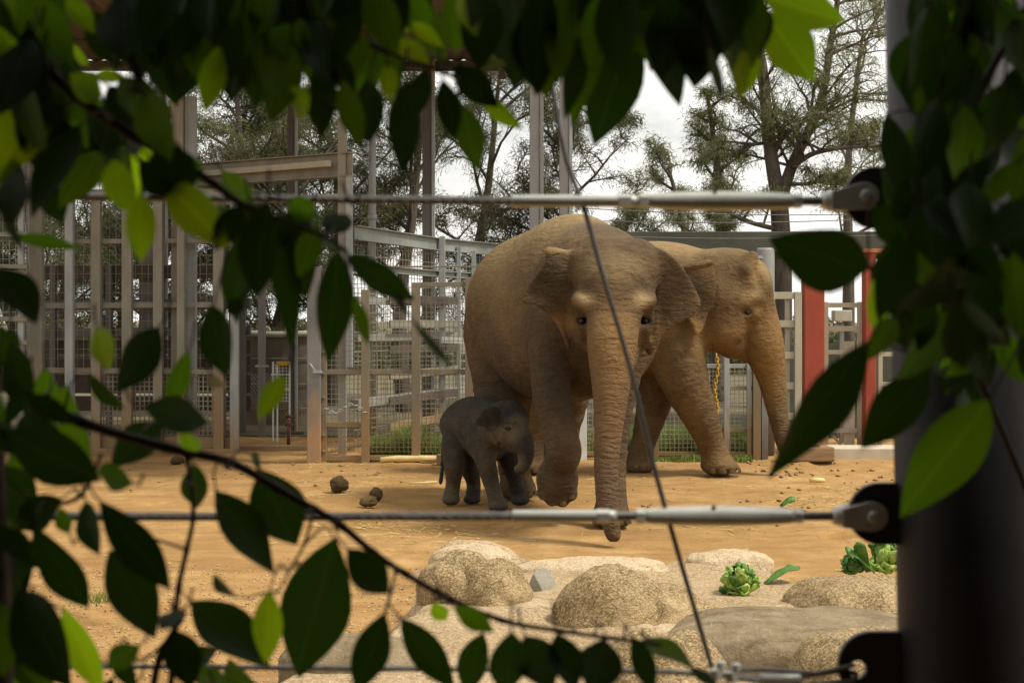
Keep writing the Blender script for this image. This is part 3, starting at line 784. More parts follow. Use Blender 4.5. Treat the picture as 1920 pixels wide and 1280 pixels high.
    r = MB(); r.box((xx(1515, 16.3), 16.3, 0.07), (0.52, 0.3, 0.16), 0.12); r.box((xx(1500, 16.32), 16.32, 0.17), (0.4, 0.22, 0.06), 0.05)
    tag(r.build('timber_block', M_TIMBER, None, bevel=0.02, base=(xx(1515, 16.3), 16.3, 0)), 'rough brown timber block lying by the pale concrete step', 'timber')
    # bird wires above the yard
    for i, (y0, y1) in enumerate(((390, 398), (413, 404), (441, 436))):
        w = MB(); a, b = P(1080, y0, 19.0), P(1760, y1, 19.0)
        w.tube([a.lerp(b, k/10) + Vector((0, 0, -0.06*math.sin(math.pi*k/10))) for k in range(11)], 0.006, 4)
        tag(w.build('overhead_wire', M_COLDARK, None, base=a.lerp(b, .5)), ['topmost thin wire strung across the sky below the upper cable', 'middle thin wire strung across the sky below the upper cable', 'lowest thin wire, just above the concrete roof beam'][i], 'wire')
build_right()
# ------------------------------------------------------------------ elephants: smooth-union bodies meshed as one surface each
class Body:
    def __init__(s, lo, hi, h):
        s.lo = np.array(lo, np.float32); s.h = h
        s.n = np.ceil((np.array(hi) - np.array(lo)) / h).astype(int) + 1
        s.d = np.full(s.n, 9.0, np.float32)
        s.chains = []
    def block(s, lo, hi):
        a = np.clip(np.floor((np.array(lo) - s.lo) / s.h).astype(int), 0, s.n)
        b = np.clip(np.ceil((np.array(hi) - s.lo) / s.h).astype(int) + 1, 0, s.n)
        sl = tuple(slice(i, j) for i, j in zip(a, b))
        ax = [s.lo[i] + s.h * np.arange(a[i], b[i], dtype=np.float32) for i in range(3)]
        return sl, np.meshgrid(*ax, indexing='ij', sparse=True)
    def put(s, sl, f, k, sub=False):
        d = s.d[sl]
        if sub:
            hh = np.maximum(k - np.abs(d + f), 0) / k
            s.d[sl] = np.maximum(d, -f) + hh * hh * k * 0.25
        else:
            hh = np.maximum(k - np.abs(d - f), 0) / k
            s.d[sl] = np.minimum(d, f) - hh * hh * k * 0.25
    def cap(s, a, b, ra, rb, k=0.06, sub=False):
        a, b = np.array(a), np.array(b); m = max(ra, rb) + k + 0.06
        sl, (X, Y, Z) = s.block(np.minimum(a, b) - m, np.maximum(a, b) + m)
        ab = b - a; L = float(ab @ ab) + 1e-9
        t = np.clip(((X - a[0]) * ab[0] + (Y - a[1]) * ab[1] + (Z - a[2]) * ab[2]) / L, 0, 1)
        f = np.sqrt((X - a[0] - t*ab[0])**2 + (Y - a[1] - t*ab[1])**2 + (Z - a[2] - t*ab[2])**2) - (ra + (rb - ra) * t)
        s.put(sl, f.astype(np.float32), k, sub)
    def ell(s, c, r, k=0.1, rz=0.0, ry=0.0, rx=0.0, sub=False):
        c = np.array(c); m = max(r) + k + 0.06
        sl, (X, Y, Z) = s.block(c - m, c + m)
        M = np.array((Matrix.Rotation(rz, 3, 'Z') @ Matrix.Rotation(ry, 3, 'Y') @ Matrix.Rotation(rx, 3, 'X')).transposed())
        X, Y, Z = X - c[0], Y - c[1], Z - c[2]
        q = [M[i, 0]*X + M[i, 1]*Y + M[i, 2]*Z for i in range(3)]
        k0 = np.sqrt(sum((q[i] / r[i])**2 for i in range(3)))
        k1 = np.sqrt(sum((q[i] / r[i]**2)**2 for i in range(3))) + 1e-6
        s.put(sl, (k0 * (k0 - 1) / k1).astype(np.float32), k, sub)
    def chain(s, pts, rad, k=0.05, name=None, joins=1):
        """pts: world points, rad: metres; smooth tapered limb"""
        arr = np.array([[*p, r] for p, r in zip(pts, rad)])
        sm = np.array(catmull(arr, 3, False))
        for i in range(len(sm) - 1):
            s.cap(sm[i, :3], sm[i+1, :3], sm[i, 3], sm[i+1, 3], k if i == 0 else 0.025)
        if name: s.chains.append((name, sm))
    def ear(s, o, u, v, poly, th, bend, k=0.05, wave=0.0):
        """a flap: outline poly (metres along u, v), bent away along the normal"""
        o, u, v = (np.array(q, float) for q in (o, u, v)); nn = np.cross(u, v)
        pl = np.array(catmull(poly, 4)); ext = np.abs(pl).max() + 0.15
        sl, (X, Y, Z) = s.block(o - ext, o + ext)
        X, Y, Z = X - o[0], Y - o[1], Z - o[2]
        a = X*u[0] + Y*u[1] + Z*u[2]; b = X*v[0] + Y*v[1] + Z*v[2]; c = X*nn[0] + Y*nn[1] + Z*nn[2]
        c = c - bend(a, b)
        dd = np.full(a.shape, 1e9); inside = np.zeros(a.shape, bool); m = len(pl)
        for i in range(m):
            p, q = pl[i], pl[(i + 1) % m]; e = q - p
            t = np.clip(((a - p[0])*e[0] + (b - p[1])*e[1]) / (e @ e + 1e-12), 0, 1)
            dd = np.minimum(dd, (a - p[0] - t*e[0])**2 + (b - p[1] - t*e[1])**2)
            cond = ((p[1] > b) != (q[1] > b)) & (a < (q[0] - p[0]) * (b - p[1]) / (q[1] - p[1] + 1e-12) + p[0])
            inside ^= cond
        d2 = np.where(inside, -np.sqrt(dd), np.sqrt(dd))
        rr = th * 0.45
        w0, w1 = d2 + rr, np.abs(c) - (th / 2 - rr)
        f = np.sqrt(np.maximum(w0, 0)**2 + np.maximum(w1, 0)**2) + np.minimum(np.maximum(w0, w1), 0) - rr
        s.put(sl, f.astype(np.float32), k)
    def floor(s, z=0.0):
        zz = s.lo[2] + s.h * np.arange(s.n[2], dtype=np.float32)
        s.d = np.maximum(s.d, (z - zz)[None, None, :])
    def surface(s):
        d = s.d; ins = d < 0
        c = [ins[i:ins.shape[0]-1+i, j:ins.shape[1]-1+j, k:ins.shape[2]-1+k] for i in (0, 1) for j in (0, 1) for k in (0, 1)]
        tot = sum(x.astype(np.int8) for x in c)
        cells = np.argwhere((tot > 0) & (tot < 8))
        idx = np.full(tuple(np.array(d.shape) - 1), -1, np.int32)
        idx[tuple(cells.T)] = np.arange(len(cells))
        acc = np.zeros((len(cells), 3)); cnt = np.zeros(len(cells))
        cor = [(i, j, k) for i in (0, 1) for j in (0, 1) for k in (0, 1)]
        val = {q: d[cells[:, 0]+q[0], cells[:, 1]+q[1], cells[:, 2]+q[2]] for q in cor}
        for p in cor:
            for ax in range(3):
                if p[ax] == 0:
                    q = list(p); q[ax] = 1; q = tuple(q)
                    va, vb = val[p], val[q]; x = (va < 0) != (vb < 0)
                    t = np.where(x, va / np.where(x, va - vb, 1), 0)
                    pt = np.repeat(np.array(p, float)[None], len(cells), 0); pt[:, ax] = t
                    acc[x] += pt[x]; cnt[x] += 1
        v = (cells + acc / cnt[:, None]) * s.h + s.lo
        quads = []
        for ax in range(3):
            sh = [slice(None)] * 3; sh2 = [slice(None)] * 3
            sh[ax] = slice(0, -1); sh2[ax] = slice(1, None)
            A, B = ins[tuple(sh)], ins[tuple(sh2)]
            e = np.argwhere(A != B)
            o1, o2 = [(1, 2), (2, 0), (0, 1)][ax]
            e = e[(e[:, o1] > 0) & (e[:, o2] > 0)]
            e = e[(e[:, o1] < d.shape[o1]-1) & (e[:, o2] < d.shape[o2]-1)]
            def cid(da, db):
                q = e.copy(); q[:, o1] -= da; q[:, o2] -= db
                return idx[q[:, 0], q[:, 1], q[:, 2]]
            qd = np.stack([cid(1, 1), cid(0, 1), cid(0, 0), cid(1, 0)], 1)
            fl = A[e[:, 0], e[:, 1], e[:, 2]]
            qd[~fl] = qd[~fl][:, ::-1]
            quads.append(qd)
        f = np.concatenate(quads); f = f[(f >= 0).all(1)]
        # relax the stair steps of the grid
        ed = np.concatenate([f[:, [0, 1]], f[:, [1, 2]], f[:, [2, 3]], f[:, [3, 0]]])
        v0 = v.copy()
        for it in range(4):
            sm = np.zeros_like(v); ct = np.zeros(len(v))
            for a, b in ((0, 1), (1, 0)):
                for ax in range(3):
                    sm[:, ax] += np.bincount(ed[:, a], v[ed[:, b], ax], len(v))
                ct += np.bincount(ed[:, a], minlength=len(v))
            w = 0.5 if it % 2 == 0 else -0.45
            v = v + w * (sm / np.maximum(ct, 1)[:, None] - v)
        return v, f
    def attrs(s, v):
        """arc length along the nearest limb and how much of a limb the vertex is; the same for the trunk"""
        out = {}
        for kind in ('trunk', 'leg'):
            best = np.full(len(v), 1e9); arc = np.zeros(len(v))
            for nm, sm in s.chains:
                if nm != kind: continue
                L = 0.0
                for i in range(len(sm) - 1):
                    a, b = sm[i, :3], sm[i+1, :3]; ab = b - a; l2 = ab @ ab + 1e-9
                    t = np.clip(((v - a) @ ab) / l2, 0, 1)
                    dd = np.linalg.norm(v - a - t[:, None]*ab, axis=1) - (sm[i, 3] + (sm[i+1, 3] - sm[i, 3]) * t)
                    fade = min(1.0, i / 3.0)
                    m = dd < best
                    arc[m] = L + t[m] * math.sqrt(l2)
                    best = np.minimum(best, dd + (1 - fade) * 0.1)
                    L += math.sqrt(l2)
            out[kind + '_arc'] = arc
            out[kind + '_mask'] = np.clip(1 - np.maximum(best, 0) / 0.05, 0, 1)
        return out
    def object(s, name, mat, parent):
        v, f = s.surface()
        at = s.attrs(v)
        o = mesh_obj(name, v, f, mat, parent, True)
        for k, a in at.items():
            if len(o.data.vertices) == len(a):
                x = o.data.attributes.new(k, 'FLOAT', 'POINT'); x.data.foreach_set('value', a.astype(np.float32))
        return o

def skin_mat(name, dust, mid, dark, scale=1.0, wrinkle=1.0):
    t = NT(name)
    ob = t.mapped((1, 1, 1))
    big = t.noise(ob, 2.3 / scale, 5, 0.6)
    med = t.noise(ob, 11 / scale, 6, 0.65)
    fine = t.noise(ob, 70 / scale, 4, 0.7)
    c = t.ramp(big, [(0.30, dark), (0.50, mid), (0.68, dust)])
    c2 = t.ramp(med, [(0.30, dark), (0.52, mid), (0.72, dust)])
    c = t.mix(0.5, c, c2)
    c = t.mix(t.math('MULTIPLY', t.ramp(fine, [(0.45, (0, 0, 0)), (0.75, (1, 1, 1))]), 0.35), c, dust)
    # dry skin: a crazed net, stretched creases, rings round the trunk and the legs
    vw = t.n('ShaderNodeVectorMath'); vw.operation = 'ADD'
    dn = t.n('ShaderNodeTexNoise'); dn.inputs['Scale'].default_value = 9 / scale; t.l(ob, dn.inputs['Vector'])
    sc_ = t.n('ShaderNodeVectorMath'); sc_.operation = 'SCALE'; sc_.inputs['Scale'].default_value = 0.05 * scale
    t.l(dn.outputs['Color'], sc_.inputs[0]); t.l(ob, vw.inputs[0]); t.l(sc_.outputs[0], vw.inputs[1])
    mp = t.n('ShaderNodeMapping'); mp.inputs['Scale'].default_value = (1, 1, 1.5); t.l(vw.outputs[0], mp.inputs[0])
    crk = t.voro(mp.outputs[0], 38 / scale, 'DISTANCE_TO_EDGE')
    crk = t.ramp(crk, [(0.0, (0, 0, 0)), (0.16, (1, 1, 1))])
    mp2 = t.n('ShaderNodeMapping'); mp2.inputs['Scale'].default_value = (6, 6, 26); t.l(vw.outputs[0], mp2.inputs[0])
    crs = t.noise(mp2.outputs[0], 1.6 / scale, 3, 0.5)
    lump = t.noise(ob, 8 / scale, 5, 0.6)
    where = t.ramp(t.noise(ob, 1.7 / scale, 2), [(0.40, (0.15, 0.15, 0.15)), (0.62, (1, 1, 1))])
    mp3 = t.n('ShaderNodeMapping'); mp3.inputs['Scale'].default_value = (11, 11, 22); mp3.inputs['Rotation'].default_value = (R(35), R(20), 0); t.l(vw.outputs[0], mp3.inputs[0])
    crs2 = t.noise(mp3.outputs[0], 1.3 / scale, 3, 0.5)
    b = t.bump(lump, 0.5, 0.05 * scale)
    b = t.bump(crk, 0.13 * wrinkle, 0.008 * scale, b)
    b = t.bump(t.math('MULTIPLY', crs, where), 0.36 * wrinkle, 0.040 * scale, b)
    b = t.bump(t.math('MULTIPLY', crs2, t.math('SUBTRACT', 1.1, where)), 0.36 * wrinkle, 0.034 * scale, b)
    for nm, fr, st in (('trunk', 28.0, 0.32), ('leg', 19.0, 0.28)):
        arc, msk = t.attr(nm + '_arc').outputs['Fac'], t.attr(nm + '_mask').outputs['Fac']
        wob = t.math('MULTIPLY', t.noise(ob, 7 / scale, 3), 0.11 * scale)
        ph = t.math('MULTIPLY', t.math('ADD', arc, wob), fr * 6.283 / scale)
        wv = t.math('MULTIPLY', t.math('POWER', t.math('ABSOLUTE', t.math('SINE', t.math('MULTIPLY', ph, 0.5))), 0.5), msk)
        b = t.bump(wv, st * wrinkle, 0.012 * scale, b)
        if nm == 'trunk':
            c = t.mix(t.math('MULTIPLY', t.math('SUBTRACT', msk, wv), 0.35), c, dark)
    b = t.bump(fine, 0.25, 0.006 * scale, b)
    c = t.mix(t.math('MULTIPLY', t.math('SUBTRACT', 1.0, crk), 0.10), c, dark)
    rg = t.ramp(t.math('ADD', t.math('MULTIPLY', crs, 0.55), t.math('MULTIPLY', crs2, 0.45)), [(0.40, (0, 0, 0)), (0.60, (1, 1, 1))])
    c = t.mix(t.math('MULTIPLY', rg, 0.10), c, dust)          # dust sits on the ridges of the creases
    tint = t.attr('skin_tint_shade')
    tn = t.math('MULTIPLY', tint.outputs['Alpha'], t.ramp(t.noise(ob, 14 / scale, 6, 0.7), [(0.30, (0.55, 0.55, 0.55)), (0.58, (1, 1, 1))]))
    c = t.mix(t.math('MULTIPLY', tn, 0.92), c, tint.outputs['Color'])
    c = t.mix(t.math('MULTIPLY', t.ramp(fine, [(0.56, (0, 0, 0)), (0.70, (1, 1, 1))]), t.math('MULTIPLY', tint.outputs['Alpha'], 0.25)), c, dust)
    return t.done(c, 0.85, b, 0, 0.3)

def paint(o, blobs):
    """skin colouring with some shade and highlights painted in: blobs of (world point, radii, colour, strength), blended in order"""
    me = o.data; n = len(me.vertices); v = np.empty(n*3); me.vertices.foreach_get('co', v); v = v.reshape(-1, 3) + np.array(world_loc(o))
    col = np.zeros((n, 4)); col[:, :3] = 0.1
    for c, r, cc, st in blobs:
        w = st * np.exp(-1.2 * (((v - np.array(c)) / np.array(r))**2).sum(1)**1.5)
        a = col[:, 3]; na = a + w*(1 - a); k = np.where(na > 1e-6, w / np.maximum(na, 1e-6), 0)[:, None]
        col[:, :3] = col[:, :3]*(1 - k) + np.array(cc)*k; col[:, 3] = na
    x = me.color_attributes.new('skin_tint_shade', 'FLOAT_COLOR', 'POINT'); x.data.foreach_set('color', col.ravel().astype(np.float32))

M_EYE = NT('eye_gloss').done((0.010, 0.006, 0.004), 0.25)
M_NAIL = simple_mat('toenail_horn', (0.050, 0.031, 0.014), (0.095, 0.060, 0.028), 14, 0.95, 0.2, 0.004, spec=0.08)

def px_r(r, Y): return r / FPX * Y

def ear_poly(pts, c, Y, ct=1.0):
    return [((x - c[0]) / FPX * Y / ct, -(y - c[1]) / FPX * Y) for x, y in pts]

def eye(parent, c, r):
    mb = MB(); n = 10; m = 8
    for i in range(m + 1):
        th = math.pi * i / m
        for k in range(n):
            ph = 2*math.pi*k/n
            mb.v.append(tuple(Vector(c) + r * Vector((math.sin(th)*math.cos(ph), math.sin(th)*math.sin(ph), math.cos(th)))))
    for i in range(m):
        for k in range(n):
            mb.f.append((i*n+k, i*n+(k+1) % n, (i+1)*n+(k+1) % n, (i+1)*n+k))
    return mb.build('eye', M_EYE, parent, True)

def nails(parent, foot, r, facing, n=4, size=0.03, spread=0.8, tilt=0.0):
    """horny toenails round the front rim of a foot, foot = centre of its sole rim"""
    for i in range(n):
        a = facing + (i - (n - 1) / 2) * spread
        c = Vector(foot) + Vector((math.cos(a) * r, math.sin(a) * r, 0))
        mb = MB(); w, hgt, d = size, size * 1.0, size * 0.5
        t = Vector((-math.sin(a), math.cos(a), 0)); o = Vector((math.cos(a), math.sin(a), 0)); u = Vector((0, 0, 1)) - o * 0.25
        ring = []
        for lv, (ww, dd) in enumerate(((0.95, 1.0), (1.0, 1.1), (0.85, 0.85), (0.45, 0.35))):
            for k in range(7):
                q = -1 + 2*k/6
                ring.append(c + t * (q*w*ww) + o * (d*dd*(1 - 0.7*q*q) - 0.004) + u * (hgt*(lv/3*1.35 - 0.45)))
        fs = [(l*7+k, l*7+k+1, (l+1)*7+k+1, (l+1)*7+k) for l in range(3) for k in range(6)] + [tuple(range(21, 28))]
        mb.add(ring, fs)
        mb.build('toenail', M_NAIL, parent, True)

def build_mother():
    root = empty('elephant', (0.45, 12.0, 0),
                 'large brown adult elephant walking head on, one front foot lifted, trunk hanging straight down', 'elephant')
    B = Body((-0.62, 9.85, -0.06), (1.45, 13.75, 2.6), 0.0155)
    ax = R(19)            # body axis swings this much off the line of sight
    B.ell(P(1062, 572, 12.25), (0.60, 1.02, 0.65), 0.1, ax)                 # barrel
    B.ell(P(997, 578, 12.85), (0.575, 0.55, 0.62), 0.25, ax)               # rump
    B.ell(P(1076, 486, 12.2), (0.30, 0.62, 0.34), 0.25, ax)                  # arched back
    B.ell(P(1050, 660, 12.2), (0.52, 0.75, 0.42), 0.2, ax)                  # belly
    B.ell(P(1118, 610, 11.55), (0.50, 0.48, 0.56), 0.2, ax)                 # chest
    B.cap(P(1126, 524, 11.6), P(1150, 572, 11.05), 0.41, 0.27, 0.15)        # neck
    B.ell(P(1066, 620, 11.62), (0.27, 0.30, 0.42), 0.15, ax)                # shoulder
    # front legs
    legR = [P(1040, 600, 11.42), P(1034, 660, 11.30), P(1034, 743, 11.18), P(1047, 800, 11.08), P(1057, 846, 11.02), P(1049, 872, 11.11), P(1045, 895, 11.16)]
    B.chain(legR, [0.225, 0.168, 0.138, 0.121, 0.128, 0.112, 0.13], 0.12, 'leg')
    B.ell(P(1045, 900, 11.16), (0.158, 0.145, 0.165), 0.05)
    for q, r in (((1020, 924), .052), ((1035, 936), .05), ((1055, 938), .05), ((1071, 926), .05)):
        B.ell(P(*q, 11.12), (r, r, r*1.05), 0.03)
    legL = [P(1185, 580, 11.45), P(1172, 650, 11.38), P(1160, 743, 11.33), P(1148, 850, 11.22), P(1147, 930, 11.17), P(1146, 965, 11.13)]
    B.chain(legL, [0.25, 0.185, 0.128, 0.106, 0.108, 0.128], 0.12, 'leg')
    B.ell(P(1146, 972, 11.08), (0.145, 0.16, 0.075), 0.06)
    # hind legs
    legH = [P(948, 640, 12.95), P(946, 740, 12.75), P(956, 830, 12.9), P(966, 890, 12.92), P(970, 915, 12.88)]
    B.chain(legH, [0.36, 0.24, 0.145, 0.130, 0.145], 0.15, 'leg')
    B.ell(P(972, 918, 12.8), (0.150, 0.165, 0.08), 0.06)
    legI = [P(1062, 640, 13.05), P(1058, 740, 12.95), P(1050, 830, 13.15), P(1048, 885, 13.2), P(1048, 908, 13.15)]
    B.chain(legI, [0.33, 0.22, 0.140, 0.125, 0.14], 0.15, 'leg')
    # head
    B.ell(P(1150, 545, 10.80), (0.325, 0.34, 0.37), 0.05)
    B.ell(P(1106, 500, 10.86), (0.205, 0.26, 0.215), 0.10)
    B.ell(P(1192, 502, 10.86), (0.205, 0.26, 0.215), 0.10)
    B.ell(P(1150, 575, 10.62), (0.205, 0.21, 0.33), 0.12)                   # face
    B.ell(P(1097, 607, 10.78), (0.115, 0.16, 0.185), 0.10)                  # cheeks under the eyes
    B.ell(P(1204, 607, 10.78), (0.115, 0.16, 0.185), 0.10)
    B.ell(P(1097, 567, 10.57), (0.105, 0.10, 0.065), 0.07, ry=R(20))       # brows
    B.ell(P(1204, 567, 10.57), (0.105, 0.10, 0.065), 0.07, ry=R(-20))
    B.ell(P(1152, 668, 10.72), (0.17, 0.20, 0.17), 0.10)                    # jaw behind the trunk
    B.cap(P(1110, 512, 10.40), P(1092, 540, 10.44), 0.045, 0.055, 0.07, sub=True)   # temple hollows
    B.cap(P(1192, 512, 10.40), P(1210, 540, 10.44), 0.040, 0.050, 0.07, sub=True)
    gr = catmull([tuple(P(*q)) for q in ((1062, 540, 10.98), (1066, 490, 11.0), (1085, 458, 11.02), (1118, 440, 11.03), (1150, 437, 11.03), (1185, 441, 11.03), (1215, 458, 11.02), (1234, 490, 11.0), (1238, 540, 10.98))], 4, False)
    for a_, b_ in zip(gr, gr[1:]): B.cap(a_, b_, 0.035, 0.035, 0.03, sub=True)                 # fold behind the skull
    for pts in (((1067, 490, 10.80), (1070, 560, 10.66), (1074, 630, 10.68)), ((1233, 490, 10.80), (1229, 560, 10.68), (1225, 630, 10.70))):
        for a_, b_ in zip(pts, pts[1:]): B.cap(P(*a_), P(*b_), 0.032, 0.032, 0.025, sub=True)   # crease in front of each ear
    tr = [P(1150, 580, 10.58), P(1148, 645, 10.42), P(1146, 700, 10.34), P(1145, 745, 10.29), P(1141, 800, 10.24), P(1137, 870, 10.18), P(1139, 940, 10.12),
          P(1145, 980, 10.09), P(1151, 1006, 10.07)]
    B.chain(tr, [0.185, 0.172, 0.138, 0.116, 0.094, 0.081, 0.072, 0.056, 0.044], 0.08, 'trunk')
    B.cap(P(1151, 1016, 10.05), P(1153, 1020, 9.98), 0.018, 0.014, 0.03, sub=True)
    # eyes
    for ex, sgn in ((1090, 1), (1211, -1)):
        B.ell(P(ex + 1*sgn, 600, 10.58), (0.040, 0.10, 0.056), 0.035, sub=True)
        B.cap(P(ex - 8*sgn, 595, 10.66), P(ex + 9*sgn, 586, 10.56), 0.026, 0.022, 0.02)
        B.cap(P(ex - 6*sgn, 610, 10.66), P(ex + 9*sgn, 614, 10.57), 0.020, 0.018, 0.02)
        B.cap(P(ex - 3*sgn, 576, 10.62), P(ex + 9*sgn, 578, 10.56), 0.016, 0.014, 0.02)
    # ears
    c = (1062, 560)
    po = [(1076, 490), (1064, 476), (1050, 470), (1025, 467), (1020, 490), (1009, 513), (994, 538), (985, 562), (990, 570), (1008, 572), (1036, 594), (1054, 622), (1064, 655), (1070, 650), (1076, 610), (1080, 550)]
    B.ear(P(*c, 10.74), (0.93, 0.36, 0), (0, 0, 1), ear_poly(po, c, 10.95, 0.94), 0.030,
          lambda a, b: -0.3*a*a + 0.035*np.sin(b*9 + a*6), 0.02)
    B.cap(P(1062, 476, 10.74), P(1026, 470, 10.66), 0.028, 0.024, 0.03)
    c = (1232, 560)
    po = [(1222, 480), (1228, 467), (1246, 472), (1271, 495), (1291, 530), (1306, 566), (1303, 578), (1287, 596), (1252, 618), (1236, 639), (1222, 662), (1212, 656), (1212, 610), (1214, 550)]
    B.ear(P(*c, 10.73), (0.98, -0.18, 0), (0, 0, 1), ear_poly(po, c, 11.0, 0.94), 0.030,
          lambda a, b: -0.4*a*a + 0.035*np.sin(b*8 - a*7), 0.02)
    # tail
    B.chain([P(905, 560, 13.35), P(893, 620, 13.5), P(889, 690, 13.45), P(893, 745, 13.4)], [0.05, 0.032, 0.022, 0.02], 0.06)
    B.floor(0.0)
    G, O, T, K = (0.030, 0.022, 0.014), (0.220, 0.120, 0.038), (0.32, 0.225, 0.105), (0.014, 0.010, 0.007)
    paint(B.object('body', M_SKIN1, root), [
        (P(1080, 410, 12.2), (.7, 1.3, .28), T, .75), (P(940, 490, 12.7), (.45, .8, .40), T, .55), (P(960, 560, 12.4), (.25, .8, .35), T, .30),  # back dust with highlights painted in; last blob is the lit flank
        (P(1150, 425, 11.5), (.55, .35, .10), (0.06, 0.045, 0.032), .75), (P(1040, 720, 11.2), (.30, .4, .55), G, .80), (P(1045, 880, 11.1), (.3, .3, .25), G, .55), (P(1160, 780, 11.3), (.22, .25, .8), G, .45),  # first blob paints the shaded seam behind the head
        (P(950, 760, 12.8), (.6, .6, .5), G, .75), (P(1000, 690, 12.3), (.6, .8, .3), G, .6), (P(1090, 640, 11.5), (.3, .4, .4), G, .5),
        (P(1028, 528, 10.72), (.19, .25, .26), (0.020, 0.0145, 0.009), .95), (P(1262, 530, 10.85), (.16, .2, .2), (0.050, .035, .020), .9),  # ears darkened: their inner shade is put into the colour
        (P(1150, 640, 10.2), (.25, .35, .40), O, .75), (P(1145, 770, 10.1), (.2, .25, .4), (0.21, .115, .045), .55), (P(1140, 940, 10.0), (.2, .2, .3), (0.12, .075, .042), .5),  # trunk dust, kept bright to hold painted highlights
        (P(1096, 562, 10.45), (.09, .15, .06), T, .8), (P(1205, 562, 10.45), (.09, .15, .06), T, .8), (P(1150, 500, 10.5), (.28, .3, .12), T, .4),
        (P(1030, 608, 10.72), (.22, .2, .075), O, .85), (P(1026, 470, 10.7), (.2, .2, .035), T, .7), (P(1000, 566, 10.85), (.1, .15, .06), O, .7), (P(1252, 628, 10.85), (.17, .2, .10), O, .8), (P(1300, 572, 10.9), (.1, .15, .10), O, .6),  # orange ear edges; pale top rim paints a lit edge
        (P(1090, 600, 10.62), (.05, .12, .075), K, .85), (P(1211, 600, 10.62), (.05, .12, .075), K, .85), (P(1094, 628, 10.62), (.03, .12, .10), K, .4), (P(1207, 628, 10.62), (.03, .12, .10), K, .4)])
    eye(root, P(1091.5, 601, 10.645), 0.027); eye(root, P(1209.5, 601, 10.645), 0.027)
    f = P(1146, 979, 11.06); nails(root, (f.x, f.y, 0.045), 0.155, R(-90), 4, 0.034, 0.62)
    f = P(972, 928, 12.8); nails(root, (f.x, f.y, 0.045), 0.16, R(-70), 4, 0.036, 0.62)
    for q in ((1019, 933), (1036, 943), (1056, 944), (1073, 932)):
        p = P(*q, 11.09); nails(root, (p.x, p.y + 0.02, p.z), 0.045, R(-90), 1, 0.026)
    return root

